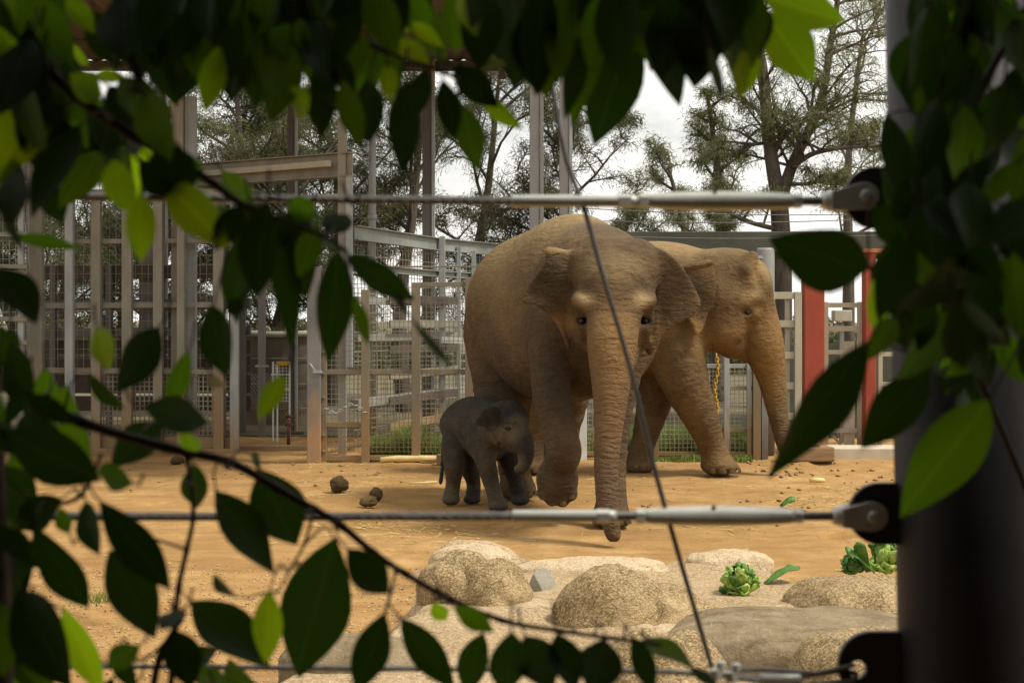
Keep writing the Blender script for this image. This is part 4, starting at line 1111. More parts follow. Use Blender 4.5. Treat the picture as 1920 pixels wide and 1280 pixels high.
def build_second():
    root = empty('elephant', (1.0, 15.0, 0),
                 'brown adult elephant seen side on with open eye, walking behind the larger one', 'elephant')
    B = Body((-0.75, 14.1, -0.06), (3.2, 15.85, 2.5), 0.0165)
    B.ell(P(1120, 590, 15.05), (1.20, 0.56, 0.62), 0.1)
    B.ell(P(1050, 610, 15.05), (0.70, 0.55, 0.62), 0.15)
    B.ell(P(1240, 560, 15.0), (0.55, 0.45, 0.50), 0.2)
    B.ell(P(1225, 498, 15.0), (0.70, 0.25, 0.22), 0.2)
    B.cap(P(1250, 575, 14.98), P(1335, 565, 14.85), 0.46, 0.38, 0.15)
    # legs
    a = [P(1262, 640, 14.72), P(1284, 715, 14.66), P(1315, 785, 14.68), P(1336, 840, 14.72), P(1343, 862, 14.72)]
    B.chain(a, [0.31, 0.235, 0.170, 0.125, 0.145], 0.15, 'leg')
    B.ell(P(1350, 874, 14.7), (0.185, 0.165, 0.085), 0.06)
    a = [P(1248, 660, 15.22), P(1230, 740, 15.15), P(1212, 810, 15.1), P(1200, 850, 15.08), P(1198, 870, 15.05)]
    B.chain(a, [0.27, 0.19, 0.130, 0.115, 0.125], 0.15, 'leg')
    B.ell(P(1199, 876, 15.0), (0.135, 0.15, 0.07), 0.05)
    a = [P(1010, 650, 14.82), P(1002, 740, 14.78), P(994, 815, 14.85), P(996, 862, 14.85)]
    B.chain(a, [0.34, 0.23, 0.14, 0.14], 0.15, 'leg')
    B.ell(P(999, 874, 14.8), (0.16, 0.15, 0.075), 0.05)
    a = [P(1050, 650, 15.3), P(1052, 740, 15.3), P(1056, 815, 15.3), P(1056, 862, 15.3)]
    B.chain(a, [0.33, 0.21, 0.135, 0.14], 0.15, 'leg')
    # head
    Y = 14.85
    B.ell(P(1366, 552, Y), (0.40, 0.32, 0.43), 0.12)
    B.ell(P(1392, 520, Y), (0.21, 0.27, 0.26), 0.10)
    B.ell(P(1425, 545, Y), (0.115, 0.22, 0.25), 0.10)
    B.ell(P(1352, 505, Y), (0.30, 0.26, 0.20), 0.10)
    B.ell(P(1352, 618, Y - 0.12), (0.24, 0.22, 0.22), 0.10)                 # cheek
    B.ell(P(1372, 648, Y - 0.02), (0.15, 0.17, 0.13), 0.08)                 # lower jaw
    B.cap(P(1380, 655, Y), P(1398, 672, Y), 0.075, 0.045, 0.05)             # lip
    tr = [P(1420, 580, Y), P(1427, 630, Y), P(1435, 662, Y), P(1446, 704, Y), P(1455, 755, Y - 0.03), P(1463, 800, Y - 0.08), P(1469, 832, Y - 0.12), P(1476, 852, Y - 0.15)]
    B.chain(tr, [0.18, 0.205, 0.190, 0.142, 0.108, 0.084, 0.066, 0.054], 0.08, 'trunk')
    B.cap(P(1393, 655, Y - 0.22), P(1386, 625, Y - 0.34), 0.020, 0.015, 0.045, sub=True)   # mouth corner
    B.cap(P(1393, 640, Y - 0.31), P(1372, 634, Y - 0.36), 0.016, 0.010, 0.03, sub=True)
    B.ell(P(1424, 522, Y - 0.30), (0.028, 0.09, 0.10), 0.10, sub=True, ry=R(-12))          # temple hollow
    B.ell(P(1386, 528, Y - 0.42), (0.10, 0.075, 0.07), 0.10, sub=True)
    B.ell(P(1410, 556, Y - 0.215), (0.075, 0.065, 0.045), 0.07, ry=R(12))                   # brow
    B.cap(P(1398, 505, Y - 0.26), P(1412, 480, Y - 0.2), 0.05, 0.05, 0.08)
    B.ell(P(1401, 586, Y - 0.31), (0.055, 0.07, 0.042), 0.04, sub=True)
    for k_, rr_ in ((0, 0.017), (1, 0.013), (2, 0.010)):                                    # lids and the folds round them
        ex_, ey_ = 13 + 6*k_, 7 + 5*k_
        ring = [P(1401 + ex_*math.cos(t_), 586 + ey_*math.sin(t_), Y - 0.252 + 0.014*k_ + 0.0006*ex_*math.cos(t_)) for t_ in [2*math.pi*i_/12 for i_ in range(13)]]
        for a_, b_ in zip(ring, ring[1:]): B.cap(a_, b_, rr_, rr_, 0.018)
    # ear
    c = (1312, 550)
    po = [(1336, 488), (1342, 520), (1340, 560), (1330, 594), (1318, 618), (1303, 629), (1294, 606), (1272, 588), (1254, 560), (1250, 528), (1266, 504), (1300, 492)]
    B.ear(P(*c, Y - 0.45), (0.97, 0.24, 0), (0, 0, 1), ear_poly(po, c, Y - 0.42, 0.97), 0.04,
          lambda a, b: 0.35*a*a + 0.02*np.sin(b*9 + a*8), 0.02)
    for a_, b_ in (((1341, 502), (1342, 540)), ((1342, 540), (1336, 585)), ((1336, 585), (1322, 615))): B.cap(P(*a_, Y - 0.40), P(*b_, Y - 0.40), 0.034, 0.034, 0.02, sub=True)   # crease before the ear
    B.cap(P(1332, 492, Y - 0.44), P(1272, 503, Y - 0.56), 0.028, 0.024, 0.02)
    B.floor(0.0)
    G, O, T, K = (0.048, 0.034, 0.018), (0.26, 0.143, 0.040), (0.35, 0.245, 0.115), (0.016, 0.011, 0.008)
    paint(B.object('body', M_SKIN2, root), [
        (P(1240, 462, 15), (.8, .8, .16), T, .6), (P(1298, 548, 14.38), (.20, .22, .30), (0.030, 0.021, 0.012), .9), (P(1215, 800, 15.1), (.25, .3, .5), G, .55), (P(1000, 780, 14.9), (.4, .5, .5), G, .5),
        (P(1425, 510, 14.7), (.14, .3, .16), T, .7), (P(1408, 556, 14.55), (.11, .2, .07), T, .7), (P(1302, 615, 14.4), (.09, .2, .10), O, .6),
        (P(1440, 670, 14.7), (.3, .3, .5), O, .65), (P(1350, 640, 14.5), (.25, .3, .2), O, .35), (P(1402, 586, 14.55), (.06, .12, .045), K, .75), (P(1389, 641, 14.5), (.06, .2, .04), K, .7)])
    eye(root, P(1402, 586, Y - 0.238), 0.036)
    f = P(1352, 880, 14.7); nails(root, (f.x, f.y, 0.05), 0.185, R(-60), 5, 0.04, 0.58)
    f = P(1199, 880, 15.0); nails(root, (f.x, f.y, 0.045), 0.145, R(-75), 4, 0.034, 0.6)
    f = P(999, 880, 14.8); nails(root, (f.x, f.y, 0.045), 0.155, R(-60), 4, 0.034, 0.6)
    return root

def build_calf():
    root = empty('elephant', (-0.3, 12.2, 0), 'small dark grey baby elephant standing beside the adults', 'elephant')
    B = Body((-0.78, 11.4, -0.04), (0.45, 12.95, 1.05), 0.0085)
    Y = 12.2
    ax = R(-38)
    B.ell(P(888, 798, 12.3), (0.195, 0.34, 0.215), 0.05, R(50))
    B.ell(P(876, 799, 12.42), (0.172, 0.22, 0.215), 0.07)
    B.ell(P(892, 790, 12.28), (0.17, 0.24, 0.19), 0.1)
    B.ell(P(912, 815, 12.08), (0.19, 0.19, 0.235), 0.1)
    B.cap(P(905, 790, 12.15), P(940, 795, 11.95), 0.18, 0.14, 0.1)
    # legs
    a = [P(852, 830, 12.30), P(851, 870, 12.26), P(850, 905, 12.34), P(845, 932, 12.34)]
    B.chain(a, [0.105, 0.080, 0.056, 0.060], 0.05, 'leg'); B.ell(P(846, 937, 12.32), (0.072, 0.085, 0.04), 0.03)
    a = [P(878, 830, 12.52), P(880, 875, 12.50), P(888, 905, 12.56), P(886, 932, 12.52)]
    B.chain(a, [0.10, 0.074, 0.053, 0.058], 0.05, 'leg'); B.ell(P(885, 936, 12.46), (0.074, 0.08, 0.04), 0.03)
    a = [P(904, 830, 11.98), P(912, 870, 11.95), P(924, 915, 11.95), P(933, 945, 11.95)]
    B.chain(a, [0.105, 0.076, 0.058, 0.061], 0.05, 'leg'); B.ell(P(934, 949, 11.92), (0.082, 0.085, 0.04), 0.03)
    a = [P(948, 830, 12.18), P(957, 865, 12.16), P(967, 905, 12.18), P(973, 933, 12.18)]
    B.chain(a, [0.10, 0.078, 0.056, 0.058], 0.05, 'leg'); B.ell(P(975, 938, 12.14), (0.078, 0.08, 0.04), 0.03)
    # head turned a little towards the camera
    B.ell(P(948, 795, 11.88), (0.180, 0.17, 0.185), 0.06)
    B.ell(P(955, 777, 11.86), (0.13, 0.13, 0.115), 0.05)
    B.ell(P(972, 800, 11.80), (0.085, 0.10, 0.13), 0.05)
    B.ell(P(944, 815, 11.82), (0.10, 0.10, 0.095), 0.05)
    B.cap(P(952, 834, 11.80), P(965, 842, 11.76), 0.06, 0.035, 0.03)
    tr = [P(968, 812, 11.78), P(980, 830, 11.72), P(986, 850, 11.70), P(984, 868, 11.68), P(977, 879, 11.66), P(971, 879, 11.65)]
    B.chain(tr, [0.092, 0.078, 0.058, 0.042, 0.032, 0.026], 0.04, 'trunk')
    B.ell(P(953, 803, 11.70), (0.024, 0.03, 0.022), 0.02, sub=True)
    B.cap(P(946, 799, 11.715), P(960, 799, 11.70), 0.011, 0.011, 0.02)
    B.cap(P(946, 809, 11.715), P(960, 809, 11.70), 0.010, 0.010, 0.02)
    B.ell(P(957, 790, 11.695), (0.045, 0.02, 0.014), 0.03)
    c = (920, 795)
    po = [(930, 762), (918, 761), (906, 766), (899, 778), (893, 793), (901, 797), (913, 802), (922, 815), (929, 833), (935, 832), (938, 812), (938, 785), (936, 770)]
    B.ear(P(*c, 11.70), (0.91, 0.41, 0), (0, 0, 1), ear_poly(po, c, 11.76, 0.9), 0.019,
          lambda a, b: -1.6*a*a + 0.014*np.sin(b*22 + a*10), 0.010)
    B.chain([P(843, 790, 12.62), P(832, 840, 12.68), P(829, 880, 12.66), P(826, 905, 12.62)], [0.03, 0.017, 0.012, 0.014], 0.03)
    B.floor(0.0)
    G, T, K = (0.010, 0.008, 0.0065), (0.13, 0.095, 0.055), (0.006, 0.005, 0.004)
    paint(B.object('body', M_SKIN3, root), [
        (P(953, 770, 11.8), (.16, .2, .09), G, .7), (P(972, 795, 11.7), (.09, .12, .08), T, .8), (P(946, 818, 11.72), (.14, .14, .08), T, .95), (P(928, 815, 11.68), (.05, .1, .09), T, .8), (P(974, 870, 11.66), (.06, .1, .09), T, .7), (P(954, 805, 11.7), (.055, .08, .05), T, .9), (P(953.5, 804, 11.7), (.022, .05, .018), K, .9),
        (P(845, 905, 12.3), (.14, .2, .22), T, .65), (P(915, 840, 11.9), (.10, .15, .22), T, .45), (P(930, 930, 11.9), (.12, .12, .14), T, .5), (P(960, 870, 12.1), (.12, .2, .22), G, .6), (P(880, 760, 12.3), (.3, .4, .12), G, .5), (P(905, 785, 11.75), (.07, .1, .09), K, .6)])  # last blob paints shade in the gap behind the ear
    eye(root, P(953.5, 804, 11.712), 0.017)
    rnd = random.Random(5); mb = MB()
    for i in range(170):
        px, py = 925 + rnd.random()*45, 0
        q = Vector((rnd.gauss(0, 1), rnd.gauss(-0.3, 1), abs(rnd.gauss(0, 1)) + 0.4)).normalized()
        c = P(953, 783, 11.87) + Vector((q.x*0.135, q.y*0.135, q.z*0.128))
        e = c + (q + Vector((rnd.uniform(-.4, .4), 0, rnd.uniform(-.2, .5)))) * rnd.uniform(0.03, 0.06)
        s_ = Vector((1, 0, 0)) * 0.0016
        mb.add([c - s_, c + s_, e], [(0, 1, 2)])
    mb.build('hair', M_HAIR, root, kind='stuff')
    return root

M_HAIR = NT('dark_hair').done((0.02, 0.013, 0.008), 0.6)
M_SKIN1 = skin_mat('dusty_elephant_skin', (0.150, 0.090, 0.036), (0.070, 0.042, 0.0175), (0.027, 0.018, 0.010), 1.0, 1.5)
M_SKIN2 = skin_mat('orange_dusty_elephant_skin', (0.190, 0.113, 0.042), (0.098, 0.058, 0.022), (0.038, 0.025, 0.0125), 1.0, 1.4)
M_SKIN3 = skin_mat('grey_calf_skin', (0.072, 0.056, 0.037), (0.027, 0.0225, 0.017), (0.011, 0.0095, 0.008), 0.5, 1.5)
build_mother()
build_second()
build_calf()
# ------------------------------------------------------------------ rockwork and small things on the sand
def smooth01(t): t = np.clip(t, 0, 1); return t*t*(3 - 2*t)

def poly_sdf(px, py, poly):
    dd = np.full(px.shape, 1e9); ins = np.zeros(px.shape, bool); m = len(poly)
    for i in range(m):
        p, q = np.array(poly[i]), np.array(poly[(i+1) % m]); e = q - p
        t = np.clip(((px - p[0])*e[0] + (py - p[1])*e[1]) / (e @ e + 1e-12), 0, 1)
        dd = np.minimum(dd, (px - p[0] - t*e[0])**2 + (py - p[1] - t*e[1])**2)
        ins ^= ((p[1] > py) != (q[1] > py)) & (px < (q[0]-p[0])*(py-p[1])/(q[1]-p[1] + 1e-12) + p[0])
    return np.where(ins, -np.sqrt(dd), np.sqrt(dd))

def grain_rock(name, c1, c2, speck_d, speck_l, amount=0.62, sc=1.0):
    """stone of coarse grains set in cement: bright and dark chips, each with its own relief"""
    t = NT(name); v = t.mapped()
    vo = t.n('ShaderNodeTexVoronoi'); vo.inputs['Scale'].default_value = 150 * sc; t.l(v, vo.inputs['Vector'])
    sp = t.n('ShaderNodeSeparateColor'); t.l(vo.outputs['Color'], sp.inputs[0])
    c = t.ramp(t.noise(v, 3.0, 6, 0.65), [(0.3, c1), (0.7, c2)])
    g = t.ramp(sp.outputs[0], [(0.0, speck_d), (0.35, c1), (0.6, c2), (0.85, speck_l)])
    c = t.mix(amount, c, g)
    st = t.noise(t.mapped((1, 1, 0.6)), 1.7, 5, 0.65)
    c = t.mix(t.math('MULTIPLY', t.ramp(st, [(0.52, (0, 0, 0)), (0.66, (1, 1, 1))]), 0.55), c, speck_l)
    b = t.bump(t.math('SUBTRACT', 1.0, vo.outputs['Distance']), 0.45, 0.010)
    b = t.bump(t.noise(v, 12, 5, 0.65), 0.6, 0.03, b)
    b = t.bump(t.noise(v, 4.5, 8, 0.7), 0.7, 0.07, b)
    wv = t.n('ShaderNodeVectorMath'); wv.operation = 'ADD'; nc = t.n('ShaderNodeTexNoise'); nc.inputs['Scale'].default_value = 3.0; nc.inputs['Detail'].default_value = 6; t.l(v, nc.inputs['Vector'])
    t.l(v, wv.inputs[0]); t.l(nc.outputs['Color'], wv.inputs[1])
    cr = t.ramp(t.voro(wv.outputs[0], 2.6, 'DISTANCE_TO_EDGE'), [(0.0, (0, 0, 0)), (0.022, (1, 1, 1))])
    keep = t.ramp(t.noise(v, 1.9, 3), [(0.46, (0, 0, 0)), (0.56, (1, 1, 1))])
    ck = t.math('MULTIPLY', t.math('SUBTRACT', 1.0, cr), keep)
    c = t.mix(t.math('MULTIPLY', ck, 0.30), c, speck_d)
    stain = t.noise(t.mapped((1, 1, 0.45)), 4.2, 7, 0.7)
    c = t.mix(t.math('MULTIPLY', t.ramp(stain, [(0.30, (1, 1, 1)), (0.46, (0, 0, 0))]), 0.45), c, speck_d)
    b = t.bump(t.math('SUBTRACT', 1.0, ck), 0.6, 0.015, b)
    return t.done(c, 0.9, b, 0, 0.2)

M_BOULDER = grain_rock('pebbledash_rock', (0.235, 0.165, 0.078), (0.35, 0.255, 0.13), (0.09, 0.055, 0.022), (0.60, 0.45, 0.25))
M_LEDGE = grain_rock('pale_sandy_rock', (0.33, 0.225, 0.115), (0.46, 0.33, 0.185), (0.17, 0.105, 0.048), (0.66, 0.52, 0.34), 0.6)
def slate_mat():
    t = NT('grey_brown_stone'); v = t.mapped()
    c = t.ramp(t.noise(v, 4, 10, 0.7), [(0.28, (0.13, 0.095, 0.05)), (0.5, (0.24, 0.18, 0.105)), (0.72, (0.36, 0.28, 0.18))])
    s1 = t.noise(t.mapped((1, 5, 1), rot=(0, 0, R(25))), 3, 6, 0.65)
    c = t.mix(t.math('MULTIPLY', t.ramp(s1, [(0.36, (1, 1, 1)), (0.5, (0, 0, 0))]), 0.6), c, (0.10, 0.072, 0.038))
    cr = t.voro(t.mapped((1, 1, 1)), 5.5, 'DISTANCE_TO_EDGE')
    crk = t.ramp(cr, [(0.0, (0, 0, 0)), (0.018, (1, 1, 1))])
    c = t.mix(t.math('MULTIPLY', t.math('SUBTRACT', 1, crk), 0.22), c, (0.06, 0.042, 0.022))
    f = t.noise(v, 60, 5, 0.7)
    c = t.mix(t.math('MULTIPLY', t.ramp(f, [(0.55, (0, 0, 0)), (0.7, (1, 1, 1))]), 0.5), c, (0.46, 0.36, 0.22))
    b = t.bump(t.noise(v, 6, 8, 0.7), 0.8, 0.05); b = t.bump(crk, 0.2, 0.01, b); b = t.bump(f, 0.5, 0.008, b)
    return t.done(c, 0.9, b, 0, 0.25)
M_SLATE = slate_mat()
M_PALE = grain_rock('sunbleached_rock', (0.48, 0.36, 0.215), (0.60, 0.47, 0.30), (0.30, 0.20, 0.10), (0.74, 0.61, 0.43), 0.5)
M_STONE = simple_mat('grey_stone', (0.24, 0.215, 0.165), (0.36, 0.33, 0.26), 6, 0.85, 0.5, 0.02)

PZ = 0.10
def gp(px, py, z=PZ):
    Y = (CAMZ - z) * FPX / (py - HZ); return ((px - CX) / FPX * Y, Y)

def build_ledge():
    poly = [gp(*q) for q in ((765, 1075), (800, 1042), (880, 1030), (1000, 1044), (1110, 1052), (1210, 1052), (1290, 1040), (1380, 1034), (1446, 1038), (1475, 1070),
                             (1530, 1088), (1700, 1086), (2100, 1086), (2300, 1500), (380, 1500), (440, 1290), (560, 1215), (660, 1190), (735, 1140))]
    xs = np.arange(-1.9, 3.6, 0.028); ys = np.arange(4.2, 9.6, 0.028)
    X, Yg = np.meshgrid(xs, ys, indexing='xy')
    n1 = np.array([mnoise.noise(Vector((x*2.1, y*2.1, 5))) for x, y in zip(X.ravel(), Yg.ravel())]).reshape(X.shape)
    n2 = np.array([mnoise.noise(Vector((x*7, y*7, 9))) for x, y in zip(X.ravel(), Yg.ravel())]).reshape(X.shape)
    d = poly_sdf(X + n2*0.05, Yg + n1*0.06, poly)
    H = -0.05 + 0.15 * smooth01(-d / 0.22 + 0.15) + 0.035*n1 + 0.012*n2
    def bump(px, py, rx, ry, h):
        x0, y0 = gp(px, py); return h * smooth01(1.35 - np.sqrt(((X-x0)/rx)**2 + ((Yg-y0)/ry)**2) - 0.15*n2)
    H += bump(1340, 1058, 0.35, 0.25, 0.03) + bump(880, 1042, 0.42, 0.30, 0.10)
    H -= bump(1130, 1300, 2.5, 0.10, 0.015)
    # worn joints across the rockwork
    H -= 0.02 * np.exp(-((np.sin(X*2.3 + Yg*1.1 + n1) * 1.0) / 0.06)**2) * (Yg < 7.4)
    m, n = X.shape
    v = np.stack([X, Yg, H], 2).reshape(-1, 3)
    i = (np.arange(m-1)[:, None]*n + np.arange(n-1)[None]).ravel()
    f = np.stack([i, i+1, i+1+n, i+n], 1)
    keep = (d.ravel()[f] < 0.25).any(1)
    f = f[keep]; used = np.unique(f); mp = np.full(len(v), -1); mp[used] = np.arange(len(used))
    o = mesh_obj('rock_ledge', v[used], mp[f], M_LEDGE, None, True, base=(0.6, 7.2, 0))
    tag(o, 'long pale sandy rock ledge along the front of the yard, stones rising out of it', 'rock')
build_ledge()

def rock(name, x0, x1, top, base, mat, label, depth=1.0, seed=0, flat=0.0, rough=0.11, cat='rock', ang=0.0):
    """a stone filling columns x0..x1 and rows top..base of the photo, standing on the ledge"""
    Yb = (CAMZ - PZ) * FPX / (base - HZ)
    rx = (x1 - x0) / 2 / FPX * Yb * 1.03; ry = rx * depth
    Yc = Yb + ry * 0.85
    rx = (x1 - x0) / 2 / FPX * Yc
    xc = ((x0 + x1) / 2 - CX) / FPX * Yc
    zt = CAMZ - (top - HZ) / FPX * (Yc + ry * 0.25)
    rz = max(zt - 0.02, 0.05)
    v, f = [], []
    n, m = 64, 40
    for i in range(m + 1):
        th = math.pi * i / m
        for k in range(n):
            ph = 2*math.pi*k/n
            q = Vector((math.sin(th)*math.cos(ph), math.sin(th)*math.sin(ph), math.cos(th)))
            if flat: q.z = math.copysign(abs(q.z)**(1 - flat), q.z) if q.z > 0 else q.z
            w = 1 + rough * 1.5 * mnoise.noise(q*1.3 + Vector((seed*7.1, 0, 0))) - rough * 0.9 * max(0, mnoise.noise(q*2.1 + Vector((seed*2.1, 5, 0)))) + rough * 0.7 * mnoise.noise(q*3.1 + Vector((0, seed*3.3, 0))) + rough*0.25*mnoise.noise(q*8 + Vector((seed, 1, 0)))
            if ang:   # split faces on the angular stones
                for dvec in ((.8, -.5, .4), (-.7, -.6, .3), (.1, -.4, .9), (-.3, .8, .5), (.9, .4, .1)):
                    dv = Vector(dvec).normalized(); s = q.dot(dv)
                    if s > 0.2: w = min(w, ang / s)
            v.append((xc + q.x*rx*w, Yc + q.y*ry*w, 0.02 + q.z*rz*w))
    for i in range(m):
        for k in range(n): f.append((i*n+k, (i+1)*n+k, (i+1)*n+(k+1) % n, i*n+(k+1) % n))
    o = mesh_obj(name, v, f, mat, None, not ang, base=(xc, Yc, 0.02))
    return tag(o, label, cat)

rock('boulder', 778, 940, 1030, 1134, M_BOULDER, 'rounded grainy boulder with a bright worn top, below the baby elephant', 1.0, 1, 0.35, 0.09)
rock('boulder', 842, 1000, 1040, 1140, M_BOULDER, 'grainy boulder leaning on the bright topped one, next to the angular grey stone', 1.1, 12, 0.2, 0.12)
rock('boulder', 1036, 1250, 1054, 1172, M_BOULDER, 'big domed grainy boulder between the small grey stones and the diagonal cable', 0.8, 2, 0.2, 0.08)
rock('boulder', 1130, 1335, 1088, 1168, M_BOULDER, 'low grainy shoulder of rock running from the big dome to under the diagonal cable', 0.9, 15, 0.25, 0.10)
rock('boulder', 1470, 1800, 1074, 1154, M_BOULDER, 'low grainy boulder under the lettuce by the post', 0.7, 3, 0.45, 0.07)
rock('boulder', 1105, 1362, 1166, 1330, M_BOULDER, 'grainy boulder at the bottom edge where the diagonal cable ends', 0.9, 4, 0.35, 0.09)
rock('boulder', 1470, 1810, 1170, 1350, M_BOULDER, 'grainy golden boulder just behind the lowest lug plate', 0.8, 5, 0.4, 0.08)
rock('flat_rock', 1225, 1760, 1141, 1268, M_SLATE, 'wide flat grey brown slab rock in front of the lettuce head', 0.66, 6, 0.72, 0.06)
rock('flat_rock', 1286, 1450, 1026, 1066, M_PALE, 'pale raised flat topped stone at the back edge of the rockwork', 0.6, 17, 0.6, 0.10)
rock('flat_rock', 800, 960, 1018, 1062, M_PALE, 'sun bleached flat stone behind the bright topped boulder', 0.6, 18, 0.5, 0.10)
rock('flat_rock', 965, 1260, 1044, 1075, M_PALE, 'long low sun bleached stone behind the big domed boulder', 0.3, 19, 0.6, 0.10)
rock('flat_rock', 520, 820, 1188, 1262, M_SLATE, 'flat greyish slab rock half buried behind the hanging leaves', 0.6, 9, 0.6, 0.06)
rock('stone', 986, 1052, 1058, 1110, M_STONE, 'angular grey stone wedged between the two big boulders', 0.7, 7, 0, 0.06, 'stone', 0.72)
rock('stone', 960, 1006, 1104, 1128, M_STONE, 'small flat grey stone lying in the grit below the angular one', 0.8, 8, 0, 0.06, 'stone', 0.75)

# lettuce
def leaf_green(name, a, b, c):
    t = NT(name); v = t.mapped()
    col = t.ramp(t.noise(v, 14, 5, 0.6), [(0.3, a), (0.55, b), (0.75, c)])
    t.done(col, 0.45, t.bump(t.noise(v, 45, 4), 0.5, 0.01))
    ts = t.n('ShaderNodeBsdfTranslucent'); t.l(col, ts.inputs[0])
    mx = t.n('ShaderNodeMixShader'); mx.inputs[0].default_value = 0.3
    t.l(t.bsdf.outputs[0], mx.inputs[1]); t.l(ts.outputs[0], mx.inputs[2]); t.l(mx.outputs[0], t.out.inputs[0]); return t.m
M_LETT = leaf_green('lettuce_leaf', (0.28, 0.46, 0.06), (0.46, 0.62, 0.13), (0.68, 0.76, 0.31))
M_LETTD = leaf_green('dark_lettuce_leaf', (0.06, 0.17, 0.025), (0.12, 0.27, 0.045), (0.26, 0.42, 0.11))

def crinkled_leaf(parent, c, out, up, L, W, cup, seed, mat, ruffle=0.12):
    """a curled salad leaf rooted at c, growing along up and bulging towards out"""
    out = Vector(out).normalized(); up = Vector(up).normalized(); sd = up.cross(out).normalized()
    v, f = [], []; n, m = 6, 8
    for j in range(n + 1):
        s = j / n
        for k in range(m + 1):
            u = -1 + 2*k/m
            w = W * (0.35 + 0.9*s - 0.42*s**3) 
            edge = abs(u)**3 * s
            wr = ruffle * L * (mnoise.noise(Vector((u*2.6 + seed*3.7, s*3.4, seed*1.3))) * (0.35 + edge) + 0.6*edge*mnoise.noise(Vector((u*7, s*8 + seed, seed*2.1))))
            p = Vector(c) + up * (L*(s - 0.12*u*u*s)) + sd * (w*u*math.cos(cup*0.6*u)) + out * (L*0.35*math.sin(min(s*1.9, 2.4)) - cup*0.5*w*u*u*1.2 + wr)
            v.append(p)
    for j in range(n):
        for k in range(m): f.append((j*(m+1)+k, j*(m+1)+k+1, (j+1)*(m+1)+k+1, (j+1)*(m+1)+k))
    mb = MB(); mb.add(v, f)
    o = mb.build('leaf', mat, parent, True)
    md = o.modifiers.new('thick', 'SOLIDIFY'); md.thickness = 0.004
    return o

def lettuce(px, base, w, label, seed, tilt=(0, 0, 1), z=PZ, dark=0.25, Y=None):
    x, Yg = gp(px, base, z) if Y is None else ((px - CX)/FPX*Y, Y)
    r = w / 2 / FPX * Yg; rnd = random.Random(seed)
    root = empty('lettuce', (x, Yg, z), label, 'lettuce')
    t = Vector(tilt).normalized(); a = t.orthogonal().normalized(); b = t.cross(a)
    c0 = Vector((x, Yg, z + r*0.35))
    cz = Vector((x, Yg, z + r*0.82))
    for i in range(46):
        u = rnd.uniform(-0.75, 0.9); an = rnd.uniform(0, 2*math.pi); q = math.sqrt(1 - u*u)
        o = a*math.cos(an)*q + b*math.sin(an)*q + t*u
        up = (t - o*t.dot(o) + Vector((rnd.gauss(0, .35), rnd.gauss(0, .35), rnd.gauss(0, .2)))).normalized(); up = (up - o*up.dot(o)*0.6).normalized()
        rad = r*(0.62 + 0.10*rnd.random())
        c = cz + o*rad*0.92 - up*r*0.42 + t*(u*r*0.12)
        d_ = dark + 0.45*max(0, u)
        crinkled_leaf(root, c, o, up, r*rnd.uniform(.75, 1.05), r*rnd.uniform(.30, .46), 0.55, seed*31 + i, M_LETTD if rnd.random() < d_ else M_LETT, 0.42)
    mb = MB(); mb.tube([cz - t*r*.8, cz - t*r*.4, cz, cz + t*r*.4, cz + t*r*.62], [r*.25, r*.52, r*.62, r*.45, r*.1], 12); mb.build('heart', M_LETT, root, True)
    return root
lettuce(1388, 1118, 66, 'whole leafy green lettuce head standing alone on the pale rock', 2, (-0.1, -0.15, 1), 0.085, 0.15)
def loose(px, py, z, L, W, up, out, label, seed, mat):
    x, Y = gp(px, py, z); root = empty('lettuce_leaf', (x, Y, z), label, 'lettuce leaf')
    crinkled_leaf(root, (x, Y, z + .012), out, up, L, W, 0.5, seed, mat, 0.10); return root
loose(1433, 1096, 0.09, 0.20, 0.045, (1, .1, .12), (0, -.2, 1), 'single loose lettuce leaf lying beside the lone lettuce head', 5, M_LETTD)
lettuce(1662, 1074, 66, 'pale lettuce head resting on the low boulder against the post', 6, (0.2, -.1, 1), 0.19, 0.2)
loose(1640, 1074, 0.20, 0.20, 0.045, (-.75, -.2, .35), (0, -.6, .8), 'dark lettuce leaf fanned out on the low boulder, touching the pale head', 8, M_LETTD)
loose(1628, 1076, 0.195, 0.17, 0.04, (-.3, -.3, .8), (-.3, -.6, .3), 'upright dark lettuce leaf on the low boulder', 9, M_LETTD)
lettuce(1598, 1077, 40, 'small dark curly lettuce piece at the end of the pile on the low boulder', 11, (-.3, -.2, .9), 0.19, 0.9)

# dung
M_DUNG = simple_mat('fibrous_dung', (0.045, 0.026, 0.010), (0.15, 0.095, 0.032), 26, 0.9, 1.0, 0.02, stretch=(1, 1, 2.2), detail=8)
def dung(px, base, w, h, label, seed, mat=M_DUNG):
    Y = gy(base); x = xx(px, Y); rx = w/2/FPX*Y; rz = h/2/FPX*Y
    v, f = [], []; n, m = 26, 18
    for i in range(m + 1):
        th = math.pi*i/m
        for k in range(n):
            ph = 2*math.pi*k/n; q = Vector((math.sin(th)*math.cos(ph), math.sin(th)*math.sin(ph), math.cos(th)))
            w_ = 1 + .22*mnoise.noise(q*1.8 + Vector((seed, 0, 0))) + .13*mnoise.noise(q*6 + Vector((0, seed, 0)))
            v.append((x + q.x*rx*w_, Y + rx*.8 + q.y*rx*w_, rz*.8 + q.z*rz*w_))
    for i in range(m):
        for k in range(n): f.append((i*n+k, (i+1)*n+k, (i+1)*n+(k+1) % n, i*n+(k+1) % n))
    tag(mesh_obj('dung_ball', v, f, mat, None, True, base=(x, Y + rx*.8, 0)), label, 'dung')
dung(634, 921, 36, 30, 'dark lone dung ball lying on the sand left of the calf', 1)
dung(704, 938, 24, 26, 'upright fibrous dung ball, rear one of the touching pair', 4)
